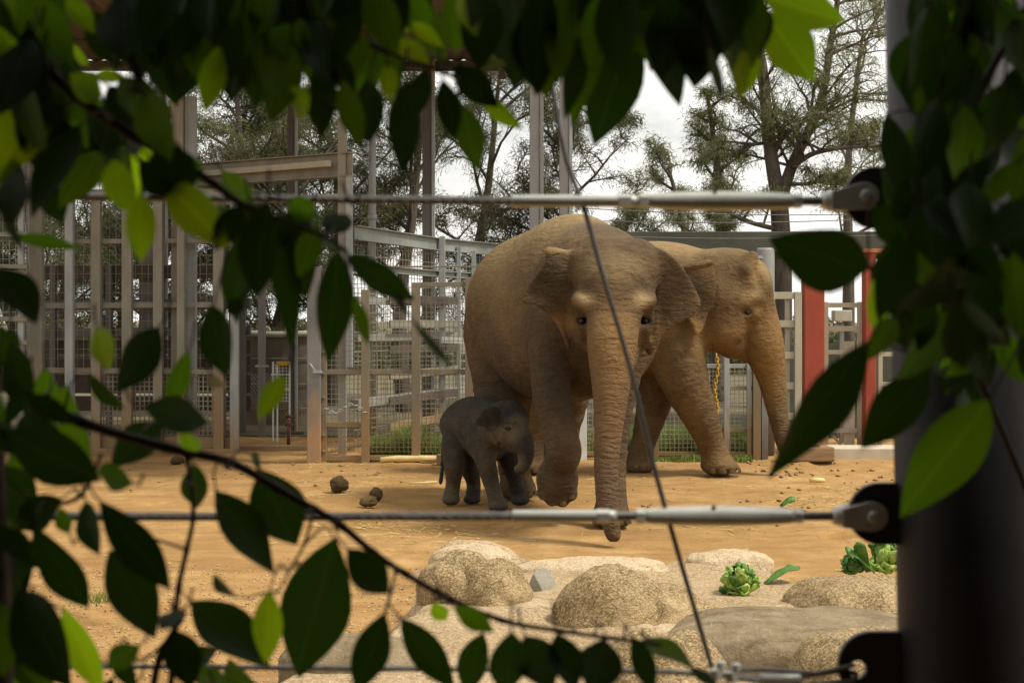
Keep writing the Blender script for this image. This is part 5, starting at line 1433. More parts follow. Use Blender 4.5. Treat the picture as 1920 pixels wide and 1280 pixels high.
dung(690, 949, 34, 20, 'flattened greenish dung lump, front one of the touching pair', 6, simple_mat('greenish_dung', (0.07, 0.05, 0.012), (0.20, 0.15, 0.04), 26, 0.9, 1.0, 0.02))
dung(330, 870, 26, 16, 'small dark clod on the sand seen between the leaves', 9)

M_BAMBOO = simple_mat('yellow_cane', (0.50, 0.37, 0.13), (0.68, 0.55, 0.25), 9, 0.6, 0.2, 0.004, stretch=(.4, 3, 3))
def cane(pts, r, label, mat=M_BAMBOO, name='cane', cat='stick'):
    mb = MB(); mb.tube(pts, r, 9)
    return tag(mb.build(name, mat, None, True, base=Vector(pts[0])), label, cat)
Yc = 16.0
cane([(xx(714, Yc), Yc - .05, .035), (xx(740, Yc), Yc, .04), (xx(745, Yc), Yc, .04), (xx(782, Yc), Yc + .03, .04), (xx(786, Yc), Yc + .03, .04), (xx(818, Yc), Yc + .05, .04)],
     [.030, .034, .038, .033, .037, .030], 'thick yellow cane lying along the foot of the mesh gate')
mb = MB(); mb.box((xx(832, 15.9), 15.9, 0.045), (0.14, 0.16, 0.11), 0.2)
tag(mb.build('timber_offcut', M_TIMBER, None, bevel=.008, base=(xx(832, 15.9), 15.9, 0)), 'brown timber offcut at the end of the yellow cane', 'timber')
Yc = gy(908)
cane([(xx(766, Yc), Yc, .012), (xx(790, Yc), Yc, .014), (xx(818, Yc), Yc + .1, .016)], [.008, .012, .010], 'thin pale stick on the sand behind the calf tail')
Yc = gy(904)
cane([(xx(1518, Yc), Yc, .02), (xx(1532, Yc), Yc, .022), (xx(1546, Yc), Yc, .02)], [.02, .026, .02], 'short pale chip of cane lying alone on the open sand')
x_, y_ = gp(1474, 950, 0.0)
r_ = empty('leaf_scrap', (x_, y_, 0), 'scrap of dark green leaf on the sand above the lower turnbuckle', 'leaf scrap')
crinkled_leaf(r_, (x_ - .05, y_, .01), (0, -.3, 1), (.9, .2, .25), .13, .05, .8, 3, M_LETTD, .2)

def scatter(name, n, sampler, mat, kind, seed):
    rng = np.random.default_rng(seed); x, y = sampler(rng, n)
    z = np.array([ground_z(a, b) for a, b in zip(x, y)])
    if kind == 'straw':
        L = .02 + .09*rng.uniform(0, 1, n)**3; a = rng.uniform(0, np.pi, n); w = rng.uniform(.0018, .0045, n)
        d = np.stack([np.cos(a)*L, np.sin(a)*L, rng.normal(0, .012, n)], 1); s = np.stack([-np.sin(a)*w, np.cos(a)*w, 0*a], 1); u = np.zeros((n, 3)); u[:, 2] = w*1.2
        c = np.stack([x, y, z + .006], 1)
        v = np.stack([c - d/2 - s, c - d/2 + s, c - d/2 + u, c + d/2 - s, c + d/2 + s, c + d/2 + u], 1)
        F = np.array([[0, 2, 5], [0, 5, 3], [2, 1, 4], [2, 4, 5], [1, 0, 3], [1, 3, 4]])
    else:
        r = rng.uniform(.003, .009, n) if kind == 'pebble' else rng.uniform(.008, .03, n)
        o = np.array([[1, 0, 0], [0, 1, 0], [-1, 0, 0], [0, -1, 0], [0, 0, .7], [0, 0, -.7]])
        v = np.stack([x, y, z + r*.35], 1)[:, None] + o[None]*r[:, None, None] * rng.uniform(.6, 1.3, (n, 6, 1))
        F = np.array([[0, 1, 4], [1, 2, 4], [2, 3, 4], [3, 0, 4], [1, 0, 5], [2, 1, 5], [3, 2, 5], [0, 3, 5]])
    k = v.shape[1]
    f = (np.arange(n)[:, None, None]*k + F[None]).reshape(-1, 3)
    tag(mesh_obj(name, v.reshape(-1, 3), f, mat), kind='stuff')
M_STRAW = needle_mat('straw', (0.42, 0.29, 0.10), (0.68, 0.53, 0.24), 0.1)
M_PEB = needle_mat('pebbles', (0.22, 0.13, 0.06), (0.62, 0.44, 0.25), 0.0)
def yard(rng, n):
    y = rng.uniform(8.5, 17.0, n); return rng.uniform(-0.36, 0.36, n) * y * 1.05, y
def straw_patch(rng, n):
    k = rng.integers(0, 14, n); cx = rng.uniform(-2.5, 3.6, 14); cy = rng.uniform(10.5, 16, 14); s = rng.uniform(.12, .55, 14); return cx[k] + rng.normal(0, 1, n)*s[k], cy[k] + rng.normal(0, 1, n)*s[k]
scatter('straw', 500, yard, M_STRAW, 'straw', 1)
scatter('straw', 1300, straw_patch, M_STRAW, 'straw', 2)
def clods2(rng, n):
    k = rng.integers(0, 16, n); cx = rng.uniform(-3.5, 4, 16); cy = rng.uniform(9.3, 16.5, 16); s = rng.uniform(.15, .8, 16); return cx[k] + rng.normal(0, 1, n)*s[k], cy[k] + rng.normal(0, 1, n)*s[k]
def front(rng, n):
    y = 5.7 + 3.6*rng.uniform(0, 1, n)**1.5; return rng.uniform(-.37, -.02, n)*y, y
scatter('gravel', 7000, front, M_PEB, 'pebble', 3)
def clods(rng, n):
    y = rng.uniform(8.8, 17, n); return rng.uniform(-.36, .36, n)*y, y
scatter('clods', 260, clods2, simple_mat('sand_clods', (0.20, 0.115, 0.045), (0.36, 0.21, 0.09), 3, .95, 0), 'clod', 4)
def tuft(px, py, n, r, seed, h):
    rng = np.random.default_rng(seed); x0, y0 = gp(px, py, 0.06); x = x0 + rng.normal(0, r, n); y = y0 + rng.normal(0, r*.5, n)
    hh = rng.uniform(.4, 1, n)*h; a = rng.uniform(0, 6.28, n); b = np.stack([x, y, np.full(n, .05)], 1); s = np.stack([np.cos(a), np.sin(a), 0*a], 1)*.004
    tpt = b + np.stack([np.cos(a*3)*hh*.7, np.sin(a*3)*hh*.5, hh], 1)
    v = np.stack([b - s, b + s, tpt], 1).reshape(-1, 3); tag(mesh_obj('grass', v, np.arange(3*n).reshape(-1, 3), M_GRASS), kind='stuff')
tuft(910, 1124, 160, .10, 1, .07); tuft(965, 1134, 240, .10, 2, .06); tuft(1030, 1140, 60, .02, 3, .04); tuft(200, 1125, 120, .08, 4, .07)
# ------------------------------------------------------------------ viewing fence in front of the camera
FY = 2.1
def Q(px, py, dy=0.0): return P(px, py, FY + dy)
def rp(r): return r / FPX * FY
M_STAIN = simple_mat('stainless_fitting', (0.55, 0.55, 0.50), (0.70, 0.70, 0.64), 22, 0.40, 0.12, 0.001, metal=0.25)
M_CABLE = simple_mat('steel_cable', (0.18, 0.175, 0.16), (0.28, 0.27, 0.25), 60, 0.45, 0.4, 0.001, metal=0.7)
M_LUG = simple_mat('black_lug_plate', (0.022, 0.021, 0.022), (0.040, 0.038, 0.038), 30, 0.5, 0.1, 0.001)
M_PIPE = simple_mat('dark_painted_pipe', (0.020, 0.0195, 0.021), (0.032, 0.031, 0.033), 6, 0.5, 0.15, 0.0015, metal=0.0, spec=0.15)

def lay_wire(mb, pts, r, strands=9):
    """a laid rope: strands winding round a core"""
    pts = [Vector(p) for p in pts]; L = sum((b - a).length for a, b in zip(pts, pts[1:]))
    n = max(12, int(L / 0.006)); sm = []
    acc = [0]
    for a, b in zip(pts, pts[1:]): acc.append(acc[-1] + (b - a).length)
    for i in range(n + 1):
        t = L * i / n; k = 0
        while k < len(acc) - 2 and acc[k+1] < t: k += 1
        sm.append(pts[k].lerp(pts[k+1], (t - acc[k]) / (acc[k+1] - acc[k])))
    for s in range(strands):
        path = []
        for i, q in enumerate(sm):
            d = (sm[min(i+1, n)] - sm[max(i-1, 0)]).normalized()
            a = (Vector((0, 1, 0)) - d * d.y).normalized(); b = d.cross(a); an = 2*math.pi*(s/strands + i*0.006/(r*22))
            path.append(q + (a*math.cos(an) + b*math.sin(an)) * r*0.70)
        mb.tube(path, r*0.31, 5, False)

def build_post():
    root = empty('fence_post', (Q(1815, 1280).x, FY, 0), 'thick dark round steel post with black lug plates, half wrapped in leaves', 'post')
    a, b = Q(1790, -500), Q(1828, 1400)
    b = a + (b - a) * (a.z / (a.z - b.z)); mb = MB()
    mb.tube([a, a.lerp(b, .5), b], rp(137), 48); mb.build('pipe', M_PIPE, root, True)
    mb = MB(); mb.tube([a + Vector((0, 0, -.002)), a + Vector((0, 0, .012)), a + Vector((0, 0, .02))], [rp(137)*1.01, rp(137)*1.01, rp(120)], 48); mb.build('cap', M_PIPE, root)
    for cx, cy, r, hole in ((1640, 371, 58, None), (1648, 962, 58, None), (1634, 1246, 64, (1607, 1253, 17))):
        n = 30; th = 0.006
        ring = [Q(cx + r*math.cos(t), cy - r*math.sin(t)) for t in [math.pi/2 + math.pi*k/n for k in range(n + 1)]]
        ring = [Q(cx + 120, cy - r)] + ring + [Q(cx + 120, cy + r)]
        mb = MB(); m = len(ring)
        if hole is None:
            vs = [p + Vector((0, -th, 0)) for p in ring] + [p + Vector((0, th, 0)) for p in ring]
            mb.add(vs, [tuple(range(m)), tuple(reversed(range(m, 2*m)))] + [(i, i + m, (i+1) % m + m, (i+1) % m) for i in range(m)])
        else:
            hx, hy, hr = hole; inner = []
            for p in ring:
                d = Vector((p.x - Q(hx, hy).x, 0, p.z - Q(hx, hy).z)).normalized(); inner.append(Q(hx, hy) + d * rp(hr))
            vs = [p + Vector((0, s, 0)) for s in (-th, th) for p in ring] + [p + Vector((0, s, 0)) for s in (-th, th) for p in inner]
            fs = []
            for i in range(m):
                j = (i + 1) % m
                fs += [(i, j, 2*m + j, 2*m + i), (m + j, m + i, 3*m + i, 3*m + j), (i, m + i, m + j, j), (2*m + i, 2*m + j, 3*m + j, 3*m + i)]
            mb.add(vs, fs)
        mb.build('lug_plate', M_LUG, root, bevel=0.0015)
build_post()

def fork(root, x0, x1, cy, pin, rr):
    """jaw end: a neck that opens into two cheeks round the plate, with a pin"""
    mb = MB(); mb.tube([Q(x0, cy), Q(x0 + 12, cy), Q(x0 + 30, cy)], [rp(15), rp(19), rp(20)], 16)
    mb.build('jaw_neck', M_STAIN, root, True)
    for dy in (-0.013, 0.013):
        prof = [(x0 + 14, cy - 17), (pin[0] - 8, pin[1] - rr)] + [(pin[0] + rr*math.sin(t), pin[1] - rr*math.cos(t)) for t in [math.pi*k/12 for k in range(13)]] + [(pin[0] - 8, pin[1] + rr), (x0 + 14, cy + 19)]
        n = len(prof); mb = MB()
        vs = [Q(*p) + Vector((0, dy - .0035, 0)) for p in prof] + [Q(*p) + Vector((0, dy + .0035, 0)) for p in prof]
        mb.add(vs, [tuple(range(n)), tuple(reversed(range(n, 2*n)))] + [(i, i + n, (i+1) % n + n, (i+1) % n) for i in range(n)])
        mb.build('jaw_cheek', M_STAIN, root, bevel=0.001)
    mb = MB(); mb.tube([Q(*pin) + Vector((0, -.021, 0)), Q(*pin) + Vector((0, -.0195, 0)), Q(*pin) + Vector((0, .021, 0))], [rp(9), rp(11.5), rp(11.5)], 14)
    mb.build('pin', M_STAIN, root, True)

def rigging(label, wire, seg, fk, ylist):
    """cable with swaged stud, lock nut, turnbuckle body and jaw"""
    sw0, sw1, t1, b0, b1, t2 = seg; y = ylist
    root = empty('fence_cable', Q(b0, y), label, 'cable')
    mb = MB(); lay_wire(mb, [Q(*p) for p in wire] + [Q(sw0 + 4, y)], rp(8.2)); mb.build('wire_rope', M_CABLE, root, True)
    mb = MB(); mb.tube([Q(sw0, y), Q(sw0 + 3, y), Q(sw1 - 12, y), Q(sw1, y)], [rp(9.5), rp(11.5), rp(11.5), rp(10)], 18); mb.build('swage', M_STAIN, root, True)
    mb = MB(); mb.tube([Q(sw1 - 38, y), Q(sw1 - 36, y), Q(sw1 - 14, y), Q(sw1 - 12, y)], [rp(11.8), rp(13.3), rp(13.3), rp(11.8)], 6); mb.build('swage_hex', M_STAIN, root)
    def thread(xa, xb):
        pts, rs = [], []; n = int((xb - xa) / 2.2)
        for i in range(n + 1): pts.append(Q(xa + (xb - xa)*i/n, y)); rs.append(rp(9.3 if i % 2 else 8.0))
        mb = MB(); mb.tube(pts, rs, 12); mb.build('thread', M_CABLE, root, True)
    thread(sw1, b0 + 3); thread(b1 - 3, fk[0] + 4)
    mb = MB(); mb.tube([Q(b0 - 14, y), Q(b0 - 12, y), Q(b0 + 1, y), Q(b0 + 3, y)], [rp(12), rp(14.5), rp(14.5), rp(13)], 6); mb.build('lock_nut', M_STAIN, root)
    mb = MB(); mb.tube([Q(b1 + 14, y), Q(b1 + 12, y), Q(b1 - 1, y), Q(b1 - 3, y)], [rp(11), rp(13.5), rp(13.5), rp(12)], 6); mb.build('lock_nut', M_STAIN, root)
    n = 26; mb = MB()
    mb.tube([Q(b0 + (b1 - b0)*i/n, y) for i in range(n + 1)], [rp(12.5 + 6*math.sin(math.pi*i/n)**0.6) if 0 < i < n else rp(11.5) for i in range(n + 1)], 24)
    body = mb.build('turnbuckle_body', M_STAIN, root, True)
    mb = MB(); c = Q((b0 + b1) / 2 - 12, y - 13); mb.tube([c + Vector((0, -.010, .0045)), c + Vector((0, -.004, .002))], rp(4), 10); mb.build('tommy_hole', M_LUG, body)
    fork(root, fk[0], fk[1], y, fk[2], fk[3])
rigging('upper thick fence cable with a pale turnbuckle, in front of the trees', [(-500, 363), (-100, 366), (400, 371)], (958, 1196, 0, 1212, 1490, 0), (1541, 1640, (1619, 369), 25), 377)
rigging('lower thick fence cable with a pale turnbuckle, in front of the trunk tip', [(-500, 966), (0, 967), (500, 968)], (960, 1156, 0, 1206, 1492, 0), (1561, 1655, (1633, 966), 27), 967)

def build_low_cable():
    root = empty('fence_cable', Q(1340, 1258), 'thin lowest cable tied off with a small clamp beside the holed lug plate', 'cable')
    mb = MB(); lay_wire(mb, [Q(-500, 1246), Q(300, 1249), Q(900, 1254), Q(1250, 1258), Q(1420, 1270), Q(1500, 1268), Q(1580, 1256), Q(1607, 1262), Q(1600, 1276, -.012), Q(1500, 1286, -.012), Q(1380, 1270, -.015), Q(1330, 1262, -.01)], rp(5.2)); mb.build('wire_rope', M_CABLE, root, True)
    mb = MB(); lay_wire(mb, [Q(1360, 1255, -.01), Q(1440, 1254, -.012), Q(1530, 1262, -.01), Q(1602, 1246, -.008)], rp(4.5)); mb.build('wire_rope', M_CABLE, root, True)
    mb = MB(); mb.tube([Q(1426, 1272, -.012), Q(1430, 1272, -.012), Q(1498, 1272, -.012), Q(1502, 1272, -.012)], [rp(9), rp(11.5), rp(11.5), rp(9)], 16); mb.build('ferrule', M_STAIN, root, True)
    for px, py in ((1343, 1262), (1372, 1266)):
        mb = MB(); mb.tube([Q(px, py + 10, -.02), Q(px, py - 8, -.02)], rp(13), 6); mb.build('clamp_saddle', M_STAIN, root)
        mb = MB(); mb.tube([Q(px + 8, py - 10, -.02), Q(px + 9, py - 22, -.02)], [rp(10), rp(9)], 6); mb.build('clamp_nut', M_STAIN, root)
    r2 = empty('stay_wire', Q(1215, 830), 'thin stay wire running diagonally across the larger elephant down to the clamp', 'cable')
    pts = [(1010, -200), (1022, 60), (1040, 190), (1062, 300), (1098, 400), (1128, 510), (1160, 615), (1188, 715), (1215, 830), (1244, 940), (1274, 1045), (1305, 1150), (1336, 1256)]
    mb = MB(); lay_wire(mb, catmull([tuple(Q(*p)) for p in pts], 3, False), rp(5.0)); mb.build('wire_rope', M_CABLE, r2, True)
build_low_cable()

# ------------------------------------------------------------------ unseen shelter added to shade the near leaves and post (roof and walls behind the lens)
def build_shelter():
    m = simple_mat('shade_shelter_timber', (0.055, 0.042, 0.03), (0.085, 0.065, 0.046), 2, 0.85, 0.2, 0.01, stretch=(1, 1, 4))
    s = empty('shade_shelter', (0, -3, 0), 'unseen dark timber shelter added around the camera for shade', 'shelter')
    for nm, c, sz in (('roof', (0, -1.9, 3.05), (13, 6.8, 0.10)), ('back_wall', (0, -5.2, 1.5), (9, 0.12, 3.0)), ('side_wall', (-4.4, -2.2, 1.5), (0.12, 5.8, 3.0)), ('side_wall', (4.4, -2.2, 1.5), (0.12, 5.8, 3.0)), ('deck', (0, -2.4, -0.03), (9, 5.5, 0.10))):
        mb = MB(); mb.box(c, sz); mb.build(nm, m, s)
build_shelter()

# ------------------------------------------------------------------ leaves close to the lens
def leaf_mat(name, refl, trans, tfac, rough=0.5):
    t = NT(name); v = t.mapped((1, 1, 1))
    r = t.objrand()
    nz = t.noise(v, 3.5, 4, 0.6)
    # midrib and side veins in the leaf's own space (x across, y along)
    sx = t.n('ShaderNodeSeparateXYZ'); t.l(t.co.outputs['Object'], sx.inputs[0])
    ax = t.math('ABSOLUTE', sx.outputs['X'])
    vein = t.math('SINE', t.math('MULTIPLY', t.math('SUBTRACT', sx.outputs['Y'], t.math('MULTIPLY', ax, 0.8)), 62.0))
    vein = t.ramp(vein, [(0.90, (0, 0, 0)), (1.0, (1, 1, 1))])
    rib = t.ramp(ax, [(0.0, (1, 1, 1)), (0.022, (0, 0, 0))])
    vv = t.math('MAXIMUM', t.math('MULTIPLY', vein, 0.35), rib)
    spot = t.ramp(t.noise(v, 9.0, 3, 0.5), [(0.66, (0, 0, 0)), (0.72, (1, 1, 1))])
    def var(c):
        d = t.mix(r, tuple(q * 0.6 for q in c), tuple(q * 1.35 for q in c))
        d = t.mix(t.math('MULTIPLY', nz, 0.4), d, tuple(q * 0.7 for q in c))
        d = t.mix(t.math('MULTIPLY', spot, 0.6), d, (c[0]*1.3 + 0.006, c[1]*0.55, c[2]*0.6))
        return t.mix(t.math('MULTIPLY', vv, 0.55), d, tuple(min(q * 1.9 + 0.015, 1) for q in c))
    t.done(var(refl), rough, t.bump(vv, 0.3, 0.01), 0, 0.22)
    ts = t.n('ShaderNodeBsdfTranslucent'); t.l(var(trans), ts.inputs[0])
    mx = t.n('ShaderNodeMixShader'); mx.inputs[0].default_value = tfac
    t.l(t.bsdf.outputs[0], mx.inputs[1]); t.l(ts.outputs[0], mx.inputs[2]); t.l(mx.outputs[0], t.out.inputs[0])
    return t.m
LM = {'D': leaf_mat('shaded_dark_leaf', (0.011, 0.024, 0.006), (0.027, 0.070, 0.003), 0.35),  # dark leaves, shade from the leaves above put into the colour
      'M': leaf_mat('mid_green_leaf', (0.018, 0.045, 0.007), (0.115, 0.255, 0.005), 0.47),
      'B': leaf_mat('backlit_bright_leaf', (0.035, 0.08, 0.008), (0.38, 0.66, 0.010), 0.60),  # bright leaves, backlight put into a stronger see-through colour
      'Y': leaf_mat('yellowing_leaf', (0.14, 0.10, 0.015), (0.34, 0.24, 0.012), 0.55),
      'P': leaf_mat('sheen_leaf', (0.11, 0.17, 0.13), (0.07, 0.12, 0.05), 0.30, 0.3)}  # pale teal paints the sky sheen on edge-on leaves
M_TWIG = simple_mat('dark_twig_bark', (0.030, 0.018, 0.014), (0.065, 0.042, 0.034), 40, 0.8, 0.4, 0.002)
M_LICHEN = simple_mat('pale_node', (0.20, 0.185, 0.16), (0.32, 0.30, 0.26), 60, 0.8, 0.3, 0.002)

def leaf_mesh(name, fold, curl, twist, shape):
    v, f = [], []; n = 9
    for j in range(n + 1):
        s = j / n
        w = 0.5 * math.sin(math.pi * s**shape)**0.85 * (1 - 0.22*s**3) / 0.95 if 0 < s < 1 else 0.006
        for k, u in enumerate((-1, -0.5, 0, 0.5, 1)):
            x = u*w; zc = fold*abs(u)*w - curl*(s*s) + 0.03*math.sin(s*9 + u*2)*abs(u)
            a = twist*s
            v.append((x*math.cos(a) - zc*math.sin(a), s, x*math.sin(a) + zc*math.cos(a)))
    for j in range(n):
        for k in range(4): f.append((j*5+k, j*5+k+1, (j+1)*5+k+1, (j+1)*5+k))
    me = bpy.data.meshes.new(name); me.from_pydata(v, [], f); me.update()
    me.polygons.foreach_set('use_smooth', np.ones(len(me.polygons), dtype=bool))
    return me
LEAFM = {}
for key, m in LM.items():
    LEAFM[key] = []
    for i, (fo, cu, tw, sh) in enumerate(((.25, .06, .15, 1.0), (.35, .14, -.3, .92), (.15, .03, .35, 1.06), (.45, .10, 0, .96), (.3, -.08, .5, 1.0), (.2, .2, -.5, .94))):
        me = leaf_mesh('leaf_blade', fo, cu, tw, sh); me.materials.append(m); LEAFM[key].append(me)

class Shrub:
    def __init__(s, base, label, seed):
        s.root = empty('leafy_shrub', base, label, 'shrub'); s.r = random.Random(seed); s.net = []; s.twig = MB(); s.node = MB()
    def branch(s, pts, r0, r1, Y):
        p = catmull([tuple(P(x, y, Y + (q[0] if q else 0))) for x, y, *q in pts], 5, False); n = len(p)
        mb = MB(); mb.tube(p, [((r0 + (r1 - r0)*i/(n-1)) * (1.25 if i % 5 == 0 else 1.0))/FPX*Y for i in range(n)], 8); mb.build('branch', M_TWIG, s.root, True)
        s.net += [Vector(q) for q in p]
    def leaf(s, bx, by, tx, ty, w, kind, Y=None, loose=False):
        r = s.r
        Y = Y or r.uniform(1.38, 1.72)
        a = P(bx, by, Y); b = P(tx, ty, Y + r.uniform(-.06, .06))
        ax = b - a; L = ax.length; ax.normalize()
        face = Vector((r.gauss(0, .28), -1, r.gauss(0.1, .28))).normalized()
        if kind == 'B': face = Vector((r.gauss(0, .2), -1, r.gauss(-0.1, .2))).normalized()
        nz = (face - ax*face.dot(ax)).normalized(); sx = ax.cross(nz).normalized()
        W = w / FPX * Y / max(0.6, abs(nz.y)) * 0.9
        o = bpy.data.objects.new('leaf', r.choice(LEAFM[kind])); COL.objects.link(o); o.parent = s.root
        M = Matrix(((sx.x*W, ax.x*L, nz.x*W, a.x), (sx.y*W, ax.y*L, nz.y*W, a.y), (sx.z*W, ax.z*L, nz.z*W, a.z), (0, 0, 0, 1)))
        off = world_loc(s.root)
        M.translation -= off; o.matrix_basis = M
        # stalk to the nearest branch
        if s.net:
            q = min(s.net, key=lambda p: (p - a).length_squared)
            if (q - a).length < 0.12 and not loose:
                mid = a.lerp(q, .5) - ax*0.01 + Vector((0, 0, .006))
                s.twig.tube([a + ax*0.004, a.lerp(mid, .5) - ax*.004, mid, q], [.0010, .0012, .0014, .0018], 5)
            else:
                s.twig.tube([a + ax*0.004, a - ax*.012, a - ax*.02 + Vector((0, 0, .012))], [.0010, .0013, .0016], 5)
        return o
    def fill(s, x0, x1, y0, y1, n, kinds, lo=70, hi=150, ang=(60, 120), Y=(1.4, 1.9)):
        r = s.r
        for i in range(n):
            x, y = r.uniform(x0, x1), r.uniform(y0, y1); L = r.uniform(lo, hi); a = R(r.uniform(*ang))
            s.leaf(x, y, x + L*math.cos(a), y + L*math.sin(a), L*r.uniform(.40, .54), r.choice(kinds), r.uniform(*Y), True)
    def stem(s, px, py, Y, r0):
        a = P(px, py, Y); g = Vector((a.x + s.r.uniform(-.1, .1), Y + .03, -0.02)); m = a.lerp(g, .5) + Vector((s.r.uniform(-.06, .06), 0, 0))
        mb = MB(); p = catmull([tuple(a), tuple(m), tuple(g)], 6, False); mb.tube(p, [r0*(1 + .8*i/(len(p)-1)) for i in range(len(p))], 8); mb.build('stem', M_TWIG, s.root, True)
    def done(s):
        if s.twig.v: s.twig.build('twig', M_TWIG, s.root, True, kind='stuff')
        if s.node.v: s.node.build('node', M_LICHEN, s.root, True, kind='stuff')

def build_shrubs():
    # lower left branch
    s = Shrub((-0.9, 1.55, 0), 'lower leafy shrub with a long bare branch sloping across the sandy ground', 3)
    Y = 1.6
    s.branch([(-80, 690), (0, 720), (150, 790), (310, 838), (430, 866), (520, 915), (590, 955), (640, 985), (700, 1035), (760, 1075), (830, 1115), (940, 1162), (1050, 1182), (1150, 1196), (1240, 1208)], 11, 3.5, Y)
    s.stem(-80, 690, Y, .010); s.stem(-40, 1330, Y, .007); s.stem(320, 1290, Y, .005); s.stem(280, 1330, Y, .006)
    s.branch([(590, 955), (570, 1020), (548, 1060), (520, 1110)], 3, 2, Y); s.branch([(742, 1065), (735, 1105), (722, 1150)], 3, 2, Y)
    s.branch([(345, 845), (358, 900), (362, 970), (350, 1030), (335, 1100), (328, 1170), (320, 1290)], 4, 6, Y); s.branch([(320, 1190), (270, 1235), (190, 1240)], 3, 2, Y)
    s.branch([(-40, 1330), (20, 1200), (60, 1050), (75, 960), (150, 930), (190, 850)], 7, 3, Y)
    s.branch([(340, 1160), (300, 1230), (280, 1330)], 5, 8, Y)
    for L in ((300, 612, 215, 735, 74, 'D'), (355, 655, 312, 775, 44, 'M'), (182, 612, 206, 692, 36, 'B'), (120, 720, 168, 872, 66, 'M'), (168, 700, 232, 772, 30, 'D'), (305, 795, 208, 872, 64, 'D'),
              (268, 762, 392, 792, 55, 'D'), (345, 806, 368, 848, 26, 'B'), (362, 868, 366, 960, 38, 'D'), (488, 880, 552, 1020, 112, 'D'), (402, 918, 508, 1074, 82, 'D'), (160, 940, 184, 1040, 46, 'D'),
              (186, 938, 320, 1105, 80, 'D'), (205, 1030, 292, 1195, 92, 'D'), (64, 988, 166, 1142, 86, 'D'), (116, 933, 34, 988, 56, 'D'), (30, 1000, 8, 1145, 72, 'D'), (38, 1105, 125, 1290, 105, 'D'),
              (118, 1138, 194, 1300, 62, 'B'), (262, 1208, 192, 1252, 40, 'M'), (358, 1125, 504, 1255, 92, 'D'), (505, 1105, 498, 1245, 60, 'B'), (420, 1252, 478, 1300, 60, 'M'), (628, 1008, 558, 1266, 142, 'D'),
              (650, 1028, 730, 1115, 72, 'D'), (722, 1146, 668, 1300, 78, 'D'), (752, 1158, 852, 1292, 66, 'D'), (812, 1128, 836, 1164, 30, 'B'), (850, 1135, 926, 1184, 46, 'M'), (906, 1185, 868, 1304, 62, 'D'),
              (958, 1182, 952, 1300, 84, 'D'), (985, 1190, 1035, 1300, 66, 'D'), (1045, 1185, 1075, 1300, 66, 'D'), (1135, 1196, 1110, 1300, 68, 'D'), (1185, 1190, 1228, 1300, 48, 'D'), (1205, 1196, 1298, 1254, 38, 'M'),
              (1292, 1250, 1350, 1288, 22, 'P'), (0, 808, 190, 900, 110, 'D'), (-30, 870, 70, 960, 80, 'D'), (-10, 500, 66, 612, 76, 'D'), (20, 440, 152, 466, 24, 'M'), (22, 640, 52, 780, 62, 'D'),
              (75, 760, 40, 850, 60, 'D'), (250, 905, 180, 880, 40, 'M'), (330, 1030, 420, 1100, 0, 'D'), (440, 1120, 400, 1080, 26, 'P'), (330, 1180, 360, 1290, 70, 'D'), (225, 1210, 250, 1300, 56, 'D'),
              (130, 1000, 110, 950, 40, 'M'), (0, 610, 24, 690, 52, 'D'), (470, 850, 490, 872, 18, 'D'), (345, 1140, 300, 1180, 30, 'D')):
        if L[4]: s.leaf(*L)
    s.fill(-60, 70, 1080, 1260, 9, 'DDDM', 110, 180, (40, 110)); s.fill(-60, 110, 560, 800, 9, 'DDM', 80, 130, (20, 120)); s.fill(-60, 30, 700, 1080, 8, 'DDM', 80, 130, (20, 120))
    s.fill(150, 480, 1215, 1300, 5, 'DM', 70, 110, (20, 150))
    for x, y in ((582, 962), (700, 1040), (745, 1070), (830, 1118), (1070, 1182), (430, 866), (560, 1060), (330, 1165), (150, 925), (350, 905)):
        for k in range(3):
            q = P(x + s.r.uniform(-8, 8), y + s.r.uniform(-5, 9), Y - .01); rr = s.r.uniform(3, 6)/FPX*Y
            s.node.tube([q + Vector((-rr, 0, 0)), q, q + Vector((rr, 0, 0))], [rr*.5, rr, rr*.4], 6)
    s.done()
    # (end of the lower shrub)
    # middle left sprig hanging across the fence
    s = Shrub((-0.75, 1.5, 0), 'shrub sprigs of dark and lime green leaves hanging across the tall mesh fence', 8)
    Y = 1.52
    s.branch([(-60, 20), (40, 90), (150, 185), (250, 255), (330, 300), (400, 345), (455, 385), (520, 410), (600, 440), (650, 470)], 13, 3, Y)
    s.stem(-60, 20, Y, .012); s.branch([(230, -220), (215, -60), (230, 60)], 12, 9, Y)
    s.branch([(230, 60), (265, 160), (292, 235), (330, 300)], 9, 6, Y); s.branch([(300, 280), (285, 330), (262, 372)], 5, 2, Y); s.branch([(640, 340), (665, 385), (690, 300)], 2.5, 2, Y)
